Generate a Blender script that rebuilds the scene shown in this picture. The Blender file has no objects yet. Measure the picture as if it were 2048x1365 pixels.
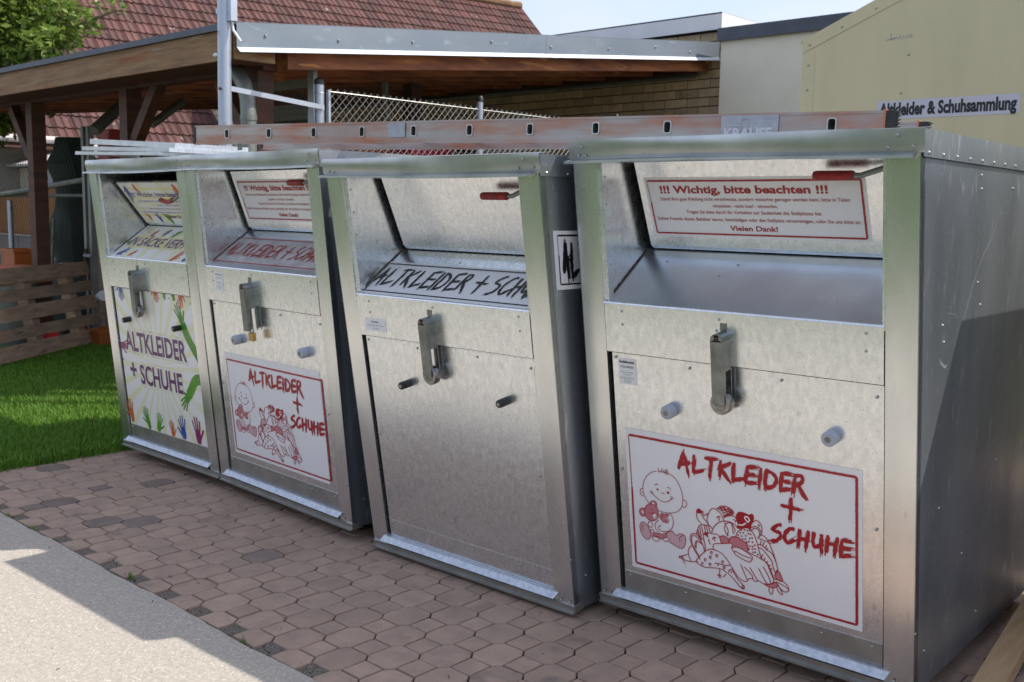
import bpy, math, random
import numpy as np
from mathutils import Vector, Matrix
random.seed(7); np.random.seed(7)
S = bpy.context.scene; COL = S.collection
# ------------------------------------------------------------------ camera, sky, sun, exposure
EYE = Vector((0, 0, 1.47)); F = 2041.09
R3 = [[0.73472102, 0.09784221, -0.67127634], [0.67815493, -0.08105651, 0.7304353], [0.01705609, -0.99189553, -0.1259061]]
cam = bpy.data.objects.new('camera', bpy.data.cameras.new('camera')); COL.objects.link(cam); S.camera = cam
cam.data.sensor_width = 36; cam.data.lens = 35.88; cam.data.clip_end = 500; cam.data.clip_start = .05
cm = Matrix([[R3[i][0], -R3[i][1], -R3[i][2], 0] for i in range(3)] + [[0, 0, 0, 1]]); cm.translation = EYE
cam.matrix_world = cm
cam.data.dof.use_dof = True; cam.data.dof.focus_distance = 3.5; cam.data.dof.aperture_fstop = 7.1
S.render.resolution_x = 1024; S.render.resolution_y = 682
W = bpy.data.worlds.new('World'); S.world = W; W.use_nodes = True
nt = W.node_tree; nt.nodes.clear()
wo = nt.nodes.new('ShaderNodeOutputWorld'); bg = nt.nodes.new('ShaderNodeBackground')
sky = nt.nodes.new('ShaderNodeTexSky'); sky.sky_type = 'NISHITA'; sky.sun_disc = False
sky.sun_elevation = math.radians(51.6); sky.sun_rotation = math.radians(45); sky.dust_density = 2.0; sky.ozone_density = 1.0
tc = nt.nodes.new('ShaderNodeTexCoord'); mp = nt.nodes.new('ShaderNodeMapping'); mp.inputs['Scale'].default_value = (1, 1, 2.6)
cn = nt.nodes.new('ShaderNodeTexNoise'); cn.inputs['Scale'].default_value = 2.2; cn.inputs['Detail'].default_value = 7; cn.inputs['Roughness'].default_value = .55
cr = nt.nodes.new('ShaderNodeValToRGB'); cr.color_ramp.elements[0].position = .38; cr.color_ramp.elements[1].position = .68
cr.color_ramp.elements[0].color = (.35, .35, .35, 1); cr.color_ramp.elements[1].color = (.9, .9, .9, 1)
mx = nt.nodes.new('ShaderNodeMix'); mx.data_type = 'RGBA'; mx.inputs['B'].default_value = (4.05, 4.2, 4.95, 1)
nt.links.new(tc.outputs['Generated'], mp.inputs['Vector']); nt.links.new(mp.outputs['Vector'], cn.inputs['Vector'])
nt.links.new(cn.outputs['Fac'], cr.inputs['Fac']); nt.links.new(cr.outputs['Color'], mx.inputs['Factor'])
nt.links.new(sky.outputs['Color'], mx.inputs['A']); nt.links.new(mx.outputs['Result'], bg.inputs['Color'])
bg.inputs['Strength'].default_value = .15
nt.links.new(bg.outputs['Background'], wo.inputs['Surface'])
sl = bpy.data.lights.new('sun', 'SUN'); sl.energy = 3.4; sl.angle = math.radians(.53); sl.color = (1, .93, .82)
sun = bpy.data.objects.new('sun', sl); COL.objects.link(sun)
sun.rotation_euler = Vector((-.56, -.56, -1)).to_track_quat('-Z', 'Y').to_euler(); sun.location = (6, 8, 12)
S.view_settings.view_transform = 'Standard'; S.view_settings.look = 'None'; S.view_settings.exposure = .58; S.view_settings.gamma = 1
# ------------------------------------------------------------------ pixel rays met with real planes
def ray(u, v):
    d = (u - 1024, v - 682.5, F)
    return Vector([sum(R3[i][k] * d[k] for k in range(3)) for i in range(3)])
def at(u, v, dep): return EYE + ray(u, v) / F * dep
def onx(u, v, x): d = ray(u, v); return EYE + d * (x / d.x)
def ony(u, v, y): d = ray(u, v); return EYE + d * (y / d.y)
def onz(u, v, z): d = ray(u, v); return EYE + d * ((z - 1.47) / d.z)
# ------------------------------------------------------------------ materials
def mat(name, c1, c2=None, scale=5., detail=6., rough=.6, rough2=None, metal=0., bump=0., bscale=None, stretch=(1, 1, 1), rand=0., spots=None, wave=0., contrast=(.35, .65), spec=.5, trans=0., island=False, gen=False, spots2=None):
    m = bpy.data.materials.new(name); m.use_nodes = True; n = m.node_tree.nodes; l = m.node_tree.links
    b = n['Principled BSDF']; b.inputs['Roughness'].default_value = rough; b.inputs['Metallic'].default_value = metal
    b.inputs['Specular IOR Level'].default_value = spec
    co = n.new('ShaderNodeTexCoord'); ma = n.new('ShaderNodeMapping'); ma.inputs['Scale'].default_value = stretch
    l.new(co.outputs['Generated' if gen else 'Object'], ma.inputs['Vector'])
    vec = ma.outputs['Vector']
    if rand:
        oi = n.new('ShaderNodeObjectInfo'); ad = n.new('ShaderNodeVectorMath'); ad.operation = 'ADD'
        sc = n.new('ShaderNodeMath'); sc.operation = 'MULTIPLY'; sc.inputs[1].default_value = 37
        if island:
            ge = n.new('ShaderNodeNewGeometry'); rnd = ge.outputs['Random Per Island']
        else: rnd = oi.outputs['Random']
        l.new(rnd, sc.inputs[0]); l.new(vec, ad.inputs[0]); l.new(sc.outputs[0], ad.inputs[1]); vec = ad.outputs[0]
    def noise(s, d=detail, r=.55):
        t = n.new('ShaderNodeTexNoise'); t.inputs['Scale'].default_value = s; t.inputs['Detail'].default_value = d; t.inputs['Roughness'].default_value = r
        l.new(vec, t.inputs['Vector']); return t.outputs['Fac']
    def mixc(a, bcol, fac):
        x = n.new('ShaderNodeMix'); x.data_type = 'RGBA'; l.new(fac, x.inputs['Factor'])
        if isinstance(a, tuple): x.inputs['A'].default_value = (*a, 1)
        else: l.new(a, x.inputs['A'])
        if isinstance(bcol, tuple): x.inputs['B'].default_value = (*bcol, 1)
        else: l.new(bcol, x.inputs['B'])
        return x.outputs['Result']
    def ramp(f, a, c):
        x = n.new('ShaderNodeMapRange'); x.inputs['From Min'].default_value = a; x.inputs['From Max'].default_value = c; l.new(f, x.inputs['Value']); return x.outputs['Result']
    col = c1
    if c2: col = mixc(c1, c2, ramp(noise(scale), *contrast))
    for sp in (spots, spots2):
        if sp:
            scol, ss, th, wd = sp; col = mixc(col, scol, ramp(noise(ss, 3), th, th + wd))
    if rand:
        hs = n.new('ShaderNodeHueSaturation'); mr = n.new('ShaderNodeMapRange'); mr.inputs['To Min'].default_value = 1 - rand; mr.inputs['To Max'].default_value = 1 + rand
        l.new(rnd, mr.inputs['Value']); l.new(mr.outputs['Result'], hs.inputs['Value'])
        if isinstance(col, tuple): hs.inputs['Color'].default_value = (*col, 1)
        else: l.new(col, hs.inputs['Color'])
        col = hs.outputs['Color']
    if isinstance(col, tuple): b.inputs['Base Color'].default_value = (*col, 1)
    else: l.new(col, b.inputs['Base Color'])
    if rough2 is not None:
        x = n.new('ShaderNodeMapRange'); x.inputs['From Min'].default_value = .3; x.inputs['From Max'].default_value = .7
        x.inputs['To Min'].default_value = rough; x.inputs['To Max'].default_value = rough2; l.new(noise(scale * .7), x.inputs['Value']); l.new(x.outputs['Result'], b.inputs['Roughness'])
    last = None
    if bump:
        bp = n.new('ShaderNodeBump'); bp.inputs['Strength'].default_value = 1; bp.inputs['Distance'].default_value = bump
        l.new(noise(bscale or scale, 5), bp.inputs['Height']); last = bp
    if wave:
        bp = n.new('ShaderNodeBump'); bp.inputs['Strength'].default_value = 1; bp.inputs['Distance'].default_value = wave
        l.new(noise(1.7, 1.5), bp.inputs['Height'])
        if last: l.new(last.outputs['Normal'], bp.inputs['Normal'])
        last = bp
    if last: l.new(last.outputs['Normal'], b.inputs['Normal'])
    if trans:
        tr = n.new('ShaderNodeBsdfTranslucent'); ms = n.new('ShaderNodeMixShader'); ms.inputs[0].default_value = trans
        if isinstance(col, tuple): tr.inputs['Color'].default_value = (*col, 1)
        else: l.new(col, tr.inputs['Color'])
        l.new(b.outputs[0], ms.inputs[1]); l.new(tr.outputs[0], ms.inputs[2]); l.new(ms.outputs[0], n['Material Output'].inputs['Surface'])
    return m
M = {}
M['zinc'] = mat('galvanised_sheet', (.87, .905, .94), (.77, .81, .84), 70, 4, .22, .33, .96, .00010, 380, wave=.005, stretch=(1, 1, .55), spots=((.60, .61, .60), 26, .66, .12), spots2=((.36, .36, .34), 300, .67, .04))
M['zinc_plain'] = mat('galvanised_post', (.80, .83, .84), (.70, .73, .74), 8, 4, .22, .32, .96, .00004, 300, wave=.003, stretch=(1, 1, .35), spots=((.55, .56, .53), 30, .70, .12))
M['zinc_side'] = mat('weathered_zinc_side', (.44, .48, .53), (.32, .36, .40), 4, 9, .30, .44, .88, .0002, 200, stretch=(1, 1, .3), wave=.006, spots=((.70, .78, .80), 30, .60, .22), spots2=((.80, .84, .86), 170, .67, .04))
M['zinc_bright'] = mat('bright_zinc_fold', (.62, .67, .75), (.46, .52, .60), 60, 5, .45, .6, .75, .0003, 90)
M['zinc_dull'] = mat('dull_zinc', (.50, .54, .58), (.41, .45, .49), 5, 8, .42, .55, .75, .0003, 60, wave=.003, stretch=(1, .4, 1), spots=((.52, .57, .62), 20, .62, .15))
M['zinc_lid'] = mat('lid_sheet', (.60, .62, .63), (.46, .48, .50), 7, 6, .26, .40, .95, .0002, 250, wave=.012, spots=((.34, .34, .33), 40, .70, .1))
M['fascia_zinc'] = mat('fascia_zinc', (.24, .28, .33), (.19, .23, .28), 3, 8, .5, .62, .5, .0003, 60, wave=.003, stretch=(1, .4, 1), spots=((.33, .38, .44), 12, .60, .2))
M['zinc_chute'] = mat('zinc_chute', (.78, .84, .92), (.68, .74, .83), 6, 6, .26, .38, .95, .0001, 300, wave=.006)
M['zinc_hem'] = mat('zinc_hem', (.46, .47, .46), (.38, .39, .38), 12, 5, .35, .5, .9, .0002, 200, wave=.004)
M['scratch'] = mat('scratched_zinc', (.55, .60, .62), rough=.5, metal=.6)
M['sealant'] = mat('dirty_sealant', (.10, .075, .05), (.05, .04, .03), 60, rough=.8)
M['steel'] = mat('steel_cover', (.27, .29, .29), (.17, .18, .17), 18, 6, .30, .42, .85, .0003, 90, spots=((.32, .2, .12), 14, .68, .1))
M['chrome'] = mat('worn_chrome', (.30, .30, .30), (.22, .21, .20), 50, rough=.2, metal=1)
M['brass'] = mat('brass', (.55, .36, .12), (.42, .27, .09), 60, rough=.35, metal=.9)
M['rivet'] = mat('rivet_steel', (.42, .42, .41), rough=.38, metal=1)
M['black'] = mat('black_rubber', (.012, .012, .013), (.03, .03, .03), 60, rough=.45)
M['dark'] = mat('hole_shade', (.01, .01, .01), rough=.9)  # near-black that stands for the shade inside the chute
M['plastic'] = mat('blue_grey_plastic', (.42, .46, .55), (.36, .40, .48), 20, rough=.4)
M['red_grip'] = mat('red_grip', (.42, .012, .012), (.20, .012, .01), 60, rough=.35, bump=.001, bscale=90)
M['rust'] = mat('rusty_steel', (.13, .05, .03), (.05, .03, .025), 30, rough=.85)
M['vinyl'] = mat('white_vinyl', (.84, .84, .875), (.80, .80, .84), 3, 6, .28, .36, bump=.0001, bscale=40, spots=((.45, .45, .46), 16, .72, .1))
M['vinyl_dirty'] = mat('dirty_vinyl', (.55, .55, .57), (.40, .37, .36), 10, 7, .3, .5, spots=((.25, .17, .14), 60, .62, .1))
M['ink_red'] = mat('red_print', (.42, .012, .018), (.36, .012, .02), 30, rough=.3)
M['ink_pinkd'] = mat('pink_print', (.55, .20, .24), rough=.3)
M['ink_pinkl'] = mat('pale_pink_print', (.62, .42, .47), rough=.3)
M['ink_black'] = mat('black_print', (.012, .012, .014), rough=.35)
M['ink_grey'] = mat('grey_print', (.12, .12, .13), rough=.5)
M['ink_purple'] = mat('purple_print', (.12, .028, .11), rough=.3)
M['ink_yellow'] = mat('yellow_print', (.80, .74, .26), (.82, .79, .45), 9, rough=.3)
M['ink_green'] = mat('green_print', (.12, .36, .03), (.05, .22, .02), 6, rough=.3)
M['ink_orange'] = mat('orange_print', (.60, .10, .02), (.62, .16, .03), 12, rough=.3)
M['ink_blue'] = mat('blue_print', (.03, .05, .28), (.05, .12, .42), 12, rough=.3)
M['ink_magenta'] = mat('magenta_print', (.25, .015, .12), rough=.3)
M['paver'] = mat('paving_stone', (.395, .282, .218), (.315, .228, .182), 11, 8, .88, rand=.08, bump=.0012, bscale=240, spots=((.48, .43, .39), 150, .70, .02), spots2=((.13, .105, .095), 7, .62, .25))
M['paver_far'] = mat('paving_stone_joined', (.395, .282, .218), (.315, .228, .182), 11, 8, .88, rand=.08, bump=.0012, bscale=240, spots=((.42, .37, .33), 150, .71, .02), island=True)
M['paver_grey'] = mat('grey_paving_stone', (.23, .18, .15), (.175, .14, .12), 14, 8, .88, rand=.15, bump=.0012, bscale=240, spots=((.42, .40, .37), 150, .70, .02))
M['concrete'] = mat('concrete_slab', (.43, .39, .335), (.34, .31, .27), 70, 9, .9, bump=.002, bscale=160, spots=((.60, .56, .50), 130, .60, .05), spots2=((.12, .11, .10), 85, .69, .03))
M['soil'] = mat('soil', (.035, .028, .02), (.06, .05, .035), 40, rough=1, bump=.006, bscale=60)
M['gravel'] = mat('dirt_joint', (.10, .09, .075), (.03, .028, .024), 130, rough=1, bump=.01, bscale=130)
M['edge_grit'] = mat('edge_grit', (.22, .19, .16), (.08, .07, .055), 120, rough=1, bump=.006, bscale=130, spots=((.05, .08, .02), 9, .62, .1))
M['grass'] = mat('grass_blades', (.09, .22, .013), (.15, .30, .026), 3, spots=((.27, .27, .07), 22, .63, .06), rough2=None, rough=.55, trans=.35, rand=.3, island=True)
M['lawn'] = mat('lawn_ground', (.03, .06, .015), (.04, .045, .02), 20, rough=1, bump=.02, bscale=50)
M['lawn_lit'] = mat('short_lawn', (.038, .075, .020), (.055, .08, .026), 9, rough=.9, bump=.02, bscale=50)
M['timber'] = mat('weathered_fascia_board', (.30, .185, .085), (.19, .10, .045), 6, 9, .7, bump=.002, bscale=20, stretch=(.35, 1, 4), spots=((.25, .065, .015), 3.2, .60, .12), spots2=((.33, .27, .20), 9, .62, .15))
M['timber_dark'] = mat('dark_stained_timber', (.10, .034, .016), (.045, .018, .010), 5, 8, .6, stretch=(1, .4, 3), bump=.001, bscale=25)
M['timber_red'] = mat('red_brown_rafter', (.48, .17, .06), (.20, .065, .028), 2.2, 8, .6, stretch=(2, 1, 6), bump=.001, bscale=25, spots=((.62, .28, .09), 2.6, .60, .1))
M['timber_new'] = mat('raw_pine', (.50, .34, .19), (.40, .25, .13), 3, 9, .65, stretch=(9, 1.2, 9), bump=.001, bscale=22, spots=((.24, .12, .05), 5, .72, .06))
M['pallet'] = mat('grey_pallet_wood', (.42, .30, .20), (.27, .19, .13), 5, 9, .85, stretch=(1, 1, 7), bump=.003, bscale=14, rand=.15, spots=((.07, .045, .03), 6, .66, .1))
M['tile'] = mat('clay_roof_tile', (.115, .044, .038), (.085, .042, .037), 3, 6, .8, rand=.30, spots=((.55, .48, .45), 3.1, .70, .03), bump=.003, bscale=30)
M['tile_far'] = mat('clay_roof_tile_joined', (.115, .044, .038), (.085, .042, .037), 3, 6, .8, rand=.30, spots=((.55, .48, .45), 3.1, .70, .03), island=True)
M['moss'] = mat('ridge_tile', (.28, .17, .09), (.16, .09, .05), 4, rough=.9, rand=.1)
M['brick'] = mat('yellow_brown_brick', (.72, .57, .37), (.56, .44, .28), 9, 7, .85, rand=.2, bump=.002, bscale=90, spots=((.09, .065, .045), 3, .62, .15))
M['mortar'] = mat('mortar', (.075, .06, .045), (.05, .042, .035), 30, rough=1)
M['plaster'] = mat('cream_plaster', (.76, .73, .61), (.72, .69, .57), 5, 5, .9, bump=.004, bscale=120)
M['flash_dark'] = mat('dark_grey_flashing', (.085, .10, .13), (.07, .08, .10), 5, rough=.5, metal=.3)
M['white'] = mat('white_sheet', (.78, .79, .80), (.70, .72, .74), 3, rough=.5, wave=.01)
M['yellow'] = mat('ochre_panel', (.66, .59, .36), (.60, .54, .33), 2.5, 6, .38, .45, bump=.0003, bscale=30, stretch=(1.4, 1, .3), spots=((.58, .52, .32), 3, .66, .2))
M['sign'] = mat('sign_white', (.58, .58, .64), rough=.35)
M['alu'] = mat('ladder_aluminium', (.50, .47, .47), (.44, .35, .34), 1.8, 7, .32, .42, .80, .0001, 200, stretch=(1.2, 1, 7), spots=((.50, .20, .12), 3.1, .42, .34))
M['alu_clean'] = mat('aluminium', (.68, .68, .68), (.58, .58, .58), 10, rough=.35, metal=.9)
M['label'] = mat('faded_label', (.42, .45, .50), (.33, .35, .40), 25, rough=.6)
M['galv_pole'] = mat('galvanised_pole', (.52, .57, .65), (.44, .49, .57), 4, 6, .42, .5, .75, spots=((.30, .33, .40), 6, .62, .05))
M['wire'] = mat('galvanised_wire', (.48, .49, .47), rough=.4, metal=.8)
M['wire_dark'] = mat('dark_wire', (.10, .12, .11), rough=.5, metal=.5)
M['frame_grey'] = mat('grey_steel_frame', (.26, .28, .26), (.19, .21, .19), 6, rough=.5, metal=.6)
M['tarp'] = mat('green_tarpaulin', (.008, .028, .020), (.012, .036, .027), 4, rough=.6, bump=.01, bscale=6)
M['reed'] = mat('reed_screen', (.70, .36, .16), (.50, .25, .11), 9, 8, .8, trans=.4, stretch=(8, 8, .5), bump=.01, bscale=30)
M['stone_fence'] = mat('pebble_concrete', (.36, .33, .32), (.22, .20, .20), 50, rough=.9, bump=.006, bscale=80)
M['orange'] = mat('orange_plastic', (.42, .12, .02), (.30, .08, .015), 6, rough=.5)
M['coral'] = mat('coral_lid', (.55, .20, .10), (.48, .17, .09), 6, rough=.6)
M['red'] = mat('red_paint', (.45, .02, .015), rough=.4)
M['crimson'] = mat('crimson_plastic', (.38, .015, .06), rough=.4)
M['green_sheet'] = mat('green_sheet', (.02, .07, .045), rough=.5)
M['roof_sheet'] = mat('pale_corrugated_sheet', (.60, .58, .57), (.50, .47, .46), 6, rough=.7)
M['bark'] = mat('bark', (.12, .10, .05), (.20, .17, .07), 8, rough=.9, bump=.01)
M['leaf'] = mat('leaves', (.14, .23, .035), (.22, .30, .05), 1.6, rough=.5, rand=.5, island=True, trans=.45)
M['hedge'] = mat('hedge_leaves', (.05, .11, .02), (.08, .15, .03), 2, rough=.6, rand=.4, island=True, trans=.2)
M['wall_grey'] = mat('rendered_wall', (.40, .37, .33), (.34, .31, .28), 2, rough=.9)
# printed vinyl of the leftmost container: pale rays on white
def ray_material():
    m = bpy.data.materials.new('sunray_vinyl'); m.use_nodes = True; n = m.node_tree.nodes; l = m.node_tree.links; b = n['Principled BSDF']
    b.inputs['Roughness'].default_value = .28
    co = n.new('ShaderNodeTexCoord'); sp = n.new('ShaderNodeSeparateXYZ'); l.new(co.outputs['Object'], sp.inputs[0])
    sx = n.new('ShaderNodeMath'); sx.operation = 'SUBTRACT'; sx.inputs[1].default_value = .53; l.new(sp.outputs['X'], sx.inputs[0])
    sz = n.new('ShaderNodeMath'); sz.operation = 'SUBTRACT'; sz.inputs[1].default_value = .52; l.new(sp.outputs['Z'], sz.inputs[0])
    a = n.new('ShaderNodeMath'); a.operation = 'ARCTAN2'; l.new(sz.outputs[0], a.inputs[0]); l.new(sx.outputs[0], a.inputs[1])
    k = n.new('ShaderNodeMath'); k.operation = 'MULTIPLY'; k.inputs[1].default_value = 26; l.new(a.outputs[0], k.inputs[0])
    s = n.new('ShaderNodeMath'); s.operation = 'SINE'; l.new(k.outputs[0], s.inputs[0])
    no = n.new('ShaderNodeTexNoise'); no.inputs['Scale'].default_value = 3; l.new(co.outputs['Object'], no.inputs['Vector'])
    mu = n.new('ShaderNodeMath'); mu.operation = 'MULTIPLY'; l.new(s.outputs[0], mu.inputs[0]); l.new(no.outputs['Fac'], mu.inputs[1])
    r = n.new('ShaderNodeMapRange'); r.inputs['From Min'].default_value = 0; r.inputs['From Max'].default_value = .5; l.new(mu.outputs[0], r.inputs['Value'])
    x = n.new('ShaderNodeMix'); x.data_type = 'RGBA'; x.inputs['A'].default_value = (.84, .84, .84, 1); x.inputs['B'].default_value = (.78, .78, .50, 1)
    l.new(r.outputs['Result'], x.inputs['Factor']); l.new(x.outputs['Result'], b.inputs['Base Color']); return m
M['rays'] = ray_material()
# ------------------------------------------------------------------ mesh helpers
class MB:
    def __init__(s): s.v = []; s.f = []; s.m = []
    def poly(s, pts, mi=0):
        k = len(s.v); s.v += [tuple(p) for p in pts]; s.f.append(tuple(range(k, k + len(pts)))); s.m.append(mi); return s
    def prism(s, pts, d, mi=0):
        pts = [Vector(p) for p in pts]; d = Vector(d); n = len(pts); k = len(s.v)
        nrm = Vector((0, 0, 0))
        for i in range(1, n - 1): nrm += (pts[i] - pts[0]).cross(pts[i + 1] - pts[0])
        if nrm.dot(d) > 0: pts = pts[::-1]
        s.v += [tuple(p) for p in pts] + [tuple(p + d) for p in pts]
        s.f.append(tuple(range(k, k + n))); s.f.append(tuple(range(k + 2 * n - 1, k + n - 1, -1))); s.m += [mi] * 2
        for i in range(n):
            j = (i + 1) % n; s.f.append((k + j, k + i, k + n + i, k + n + j)); s.m.append(mi)
        return s
    def obox(s, O, A, B, C, mi=0):
        O = Vector(O); A = Vector(A); B = Vector(B); return s.prism([O, O + A, O + A + B, O + B], C, mi)
    def box(s, a, b, mi=0):
        return s.obox(a, (b[0] - a[0], 0, 0), (0, b[1] - a[1], 0), (0, 0, b[2] - a[2]), mi)
    def tube(s, pts, r, n=8, mi=0, cap=True):
        pts = [Vector(p) for p in pts]; rs = r if isinstance(r, (list, tuple)) else [r] * len(pts); k = len(s.v); prev = None
        for i, p in enumerate(pts):
            t = (pts[min(i + 1, len(pts) - 1)] - pts[max(i - 1, 0)]).normalized()
            if prev is None:
                a = t.cross(Vector((0, 0, 1)));
                if a.length < .05: a = t.cross(Vector((0, 1, 0)))
                a.normalize()
            else: a = (prev - t * prev.dot(t)).normalized()
            prev = a; b = t.cross(a)
            for j in range(n):
                w = 2 * math.pi * j / n; s.v.append(tuple(p + (a * math.cos(w) + b * math.sin(w)) * rs[i]))
        for i in range(len(pts) - 1):
            for j in range(n):
                q = (j + 1) % n; s.f.append((k + i * n + j, k + i * n + q, k + (i + 1) * n + q, k + (i + 1) * n + j)); s.m.append(mi)
        if cap:
            s.f.append(tuple(range(k + n - 1, k - 1, -1))); e = k + (len(pts) - 1) * n; s.f.append(tuple(range(e, e + n))); s.m += [mi] * 2
        return s
    def dome(s, p, nrm, r, h=.5, mi=0, n=8):
        nrm = Vector(nrm).normalized(); p = Vector(p)
        return s.tube([p, p + nrm * r * h * .55, p + nrm * r * h], [r, r * .85, r * .4], n, mi)
    def build(s, name, mats, parent=None, smooth=False, origin=None, **props):
        me = bpy.data.meshes.new(name)
        if origin is not None: s.v = [(a[0] - origin[0], a[1] - origin[1], a[2] - origin[2]) for a in s.v]
        me.from_pydata(s.v, [], s.f)
        if not isinstance(mats, (list, tuple)): mats = [mats]
        for m in mats: me.materials.append(M[m] if isinstance(m, str) else m)
        if len(mats) > 1: me.polygons.foreach_set('material_index', s.m)
        if smooth:
            me.polygons.foreach_set('use_smooth', [True] * len(s.f))
            try: me.set_sharp_from_angle(angle=math.radians(40))
            except Exception: pass
        me.update()
        o = bpy.data.objects.new(name, me); COL.objects.link(o)
        if parent: o.parent = parent
        elif origin is not None: o.location = origin
        for k, v in props.items(): o[k] = v
        return o
def thing(name, label, cat, loc=(0, 0, 0), rz=0, group=None):
    o = bpy.data.objects.new(name, None); COL.objects.link(o); o.location = loc; o.rotation_euler = (0, 0, rz)
    o.empty_display_size = .2; o['label'] = label; o['category'] = cat
    if group: o['group'] = group
    return o
def inst(src, name, loc, rz=0, parent=None, rx=0, ry=0):
    o = bpy.data.objects.new(name, src.data if hasattr(src, 'data') else src); COL.objects.link(o); o.location = loc; o.rotation_euler = (rx, ry, rz)
    if parent: o.parent = parent
    return o
_tc = {}
def text2d(t, bold=0., sx=1.):
    """outline of a line of lettering, height of capitals 1, origin bottom left -> (verts, faces, width)"""
    key = (t, bold)
    if key not in _tc:
        c = bpy.data.curves.new('txt', 'FONT'); c.body = t; c.resolution_u = 3; c.size = 1; c.offset = bold; c.fill_mode = 'FRONT'
        o = bpy.data.objects.new('txt', c); COL.objects.link(o); me = bpy.data.meshes.new_from_object(o)
        vs = [(v.co.x, v.co.y) for v in me.vertices]; fs = [tuple(p.vertices) for p in me.polygons]
        bpy.data.objects.remove(o); bpy.data.curves.remove(c); bpy.data.meshes.remove(me); _tc[key] = (vs, fs)
    vs, fs = _tc[key]; k = 1 / .73; x0 = min(v[0] for v in vs); x1 = max(v[0] for v in vs)
    return [((v[0] - x0) * k * sx, v[1] * k) for v in vs], fs, (x1 - x0) * k * sx
class Print:
    """flat print laid out in metres on a surface; fmap(x, y, lift) gives the 3D point"""
    def __init__(s, fmap, mats): s.b = MB(); s.f = fmap; s.mats = mats; s.k = 0; s.clip = None
    def lift(s, lay): s.k = (s.k + 1) % 24; return .0006 + lay * .0007 + s.k * .000025
    def pg(s, pts, mi, lay=1): h = s.lift(lay); s.b.poly([s.f(x, y, h) for x, y in pts], mi)
    def rect(s, x0, y0, x1, y1, mi, lay=1): s.pg([(x0, y0), (x1, y0), (x1, y1), (x0, y1)], mi, lay)
    def disc(s, x, y, r, mi, lay=1, n=12, ry=None): s.pg([(x + r * math.cos(i * 2 * math.pi / n), y + (ry or r) * math.sin(i * 2 * math.pi / n)) for i in range(n)], mi, lay)
    def stroke(s, pts, w, mi, lay=2, rough=0., smooth=0):
        pts = [Vector((p[0], p[1])) for p in pts]
        for _ in range(smooth):
            if len(pts) > 2:
                q = [pts[0]]
                for a, b in zip(pts, pts[1:]): q += [a * .75 + b * .25, a * .25 + b * .75]
                q.append(pts[-1]); pts = q
        if rough:
            q = []
            for a, b in zip(pts, pts[1:]):
                n = max(1, int((b - a).length / (w * .8)))
                q += [a.lerp(b, i / n) for i in range(n)]
            pts = q + [pts[-1]]
        L = []; Rr = []
        for i, p in enumerate(pts):
            t = (pts[min(i + 1, len(pts) - 1)] - pts[max(i - 1, 0)])
            if t.length < 1e-9: t = Vector((1, 0))
            t.normalize(); nn = Vector((-t.y, t.x)); e = 1.
            if rough and i in (0, len(pts) - 1): e = .75
            wa = w / 2 * (e + random.uniform(-rough, rough)); wb = w / 2 * (e + random.uniform(-rough, rough))
            L.append(p + nn * wa); Rr.append(p - nn * wb)
        h = s.lift(lay); k = len(s.b.v); s.b.v += [tuple(s.f(p.x, p.y, h)) for p in L] + [tuple(s.f(p.x, p.y, h)) for p in Rr]; n = len(L)
        for i in range(n - 1): s.b.f.append((k + n + i, k + n + i + 1, k + i + 1, k + i)); s.b.m.append(mi)
    def brush(s, pts, w, mi, lay=2):
        s.stroke(pts, w, mi, lay, rough=.28, smooth=2 if len(pts) > 2 else 0)
        a = Vector(pts[-2][:2]); b = Vector(pts[-1][:2]); t = (b - a)
        if t.length > 1e-6:
            t.normalize(); nn = Vector((-t.y, t.x))
            for _ in range(3):   # ragged bristle ends
                o = nn * random.uniform(-.45, .45) * w; s.stroke([b - t * w + o, b + t * w * random.uniform(.3, 1.1) + o], w * random.uniform(.1, .3), mi, lay)
                o = nn * random.choice((-1, 1)) * w * random.uniform(.5, .68); c = a.lerp(b, random.uniform(.1, .5)); s.stroke([c + o, c + o + t * w * random.uniform(1, 2.5)], w * .09, mi, lay)
    def text(s, t, x, y, hgt, mi, width=None, bold=0., align='l', lay=2, slant=0., sx=1.):
        vs, fs, w = text2d(t, bold, sx); kx = hgt if width is None else width / w
        ww = w * kx; x -= {'l': 0, 'c': ww / 2, 'r': ww}[align]; h = s.lift(lay); k = len(s.b.v)
        s.b.v += [tuple(s.f(x + a * kx + b * hgt * slant, y + b * hgt, h)) for a, b in vs]
        for f in fs: s.b.f.append(tuple(k + i for i in f)); s.b.m.append(mi)
    def frame(s, x0, y0, x1, y1, w, mi):
        s.stroke([(x0, y1), (x0 * .5 + x1 * .5, y1 - w * .1), (x1, y1)], w, mi, rough=.12); s.stroke([(x1, y1), (x1, y0)], w, mi, rough=.12)
        s.stroke([(x1, y0), (x0, y0)], w * .9, mi, rough=.12); s.stroke([(x0, y0), (x0, y0 * .4 + y1 * .6)], w * .8, mi, rough=.12); s.stroke([(x0, y0 * .4 + y1 * .6), (x0 - w * .3, y1)], w * .35, mi, rough=.2)
    def brushtext(s, t, x, y, hgt, width, mi, w=.1, lay=2):
        adv = []; tot = 0
        for ch in t:
            g = TR['FONT'].get(ch); wd = .33 if g is None else max(p[0] for st in g for p in st) + .17; adv.append(wd); tot += wd
        k = width / tot; cx = x
        for ch, a in zip(t, adv):
            for st in TR['FONT'].get(ch) or []: s.brush([(cx + p[0] * k, y + p[1] * hgt) for p in st], w * hgt, mi, lay)
            cx += a * k
    def build(s, name, parent): return s.b.build(name, s.mats, parent)
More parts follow.
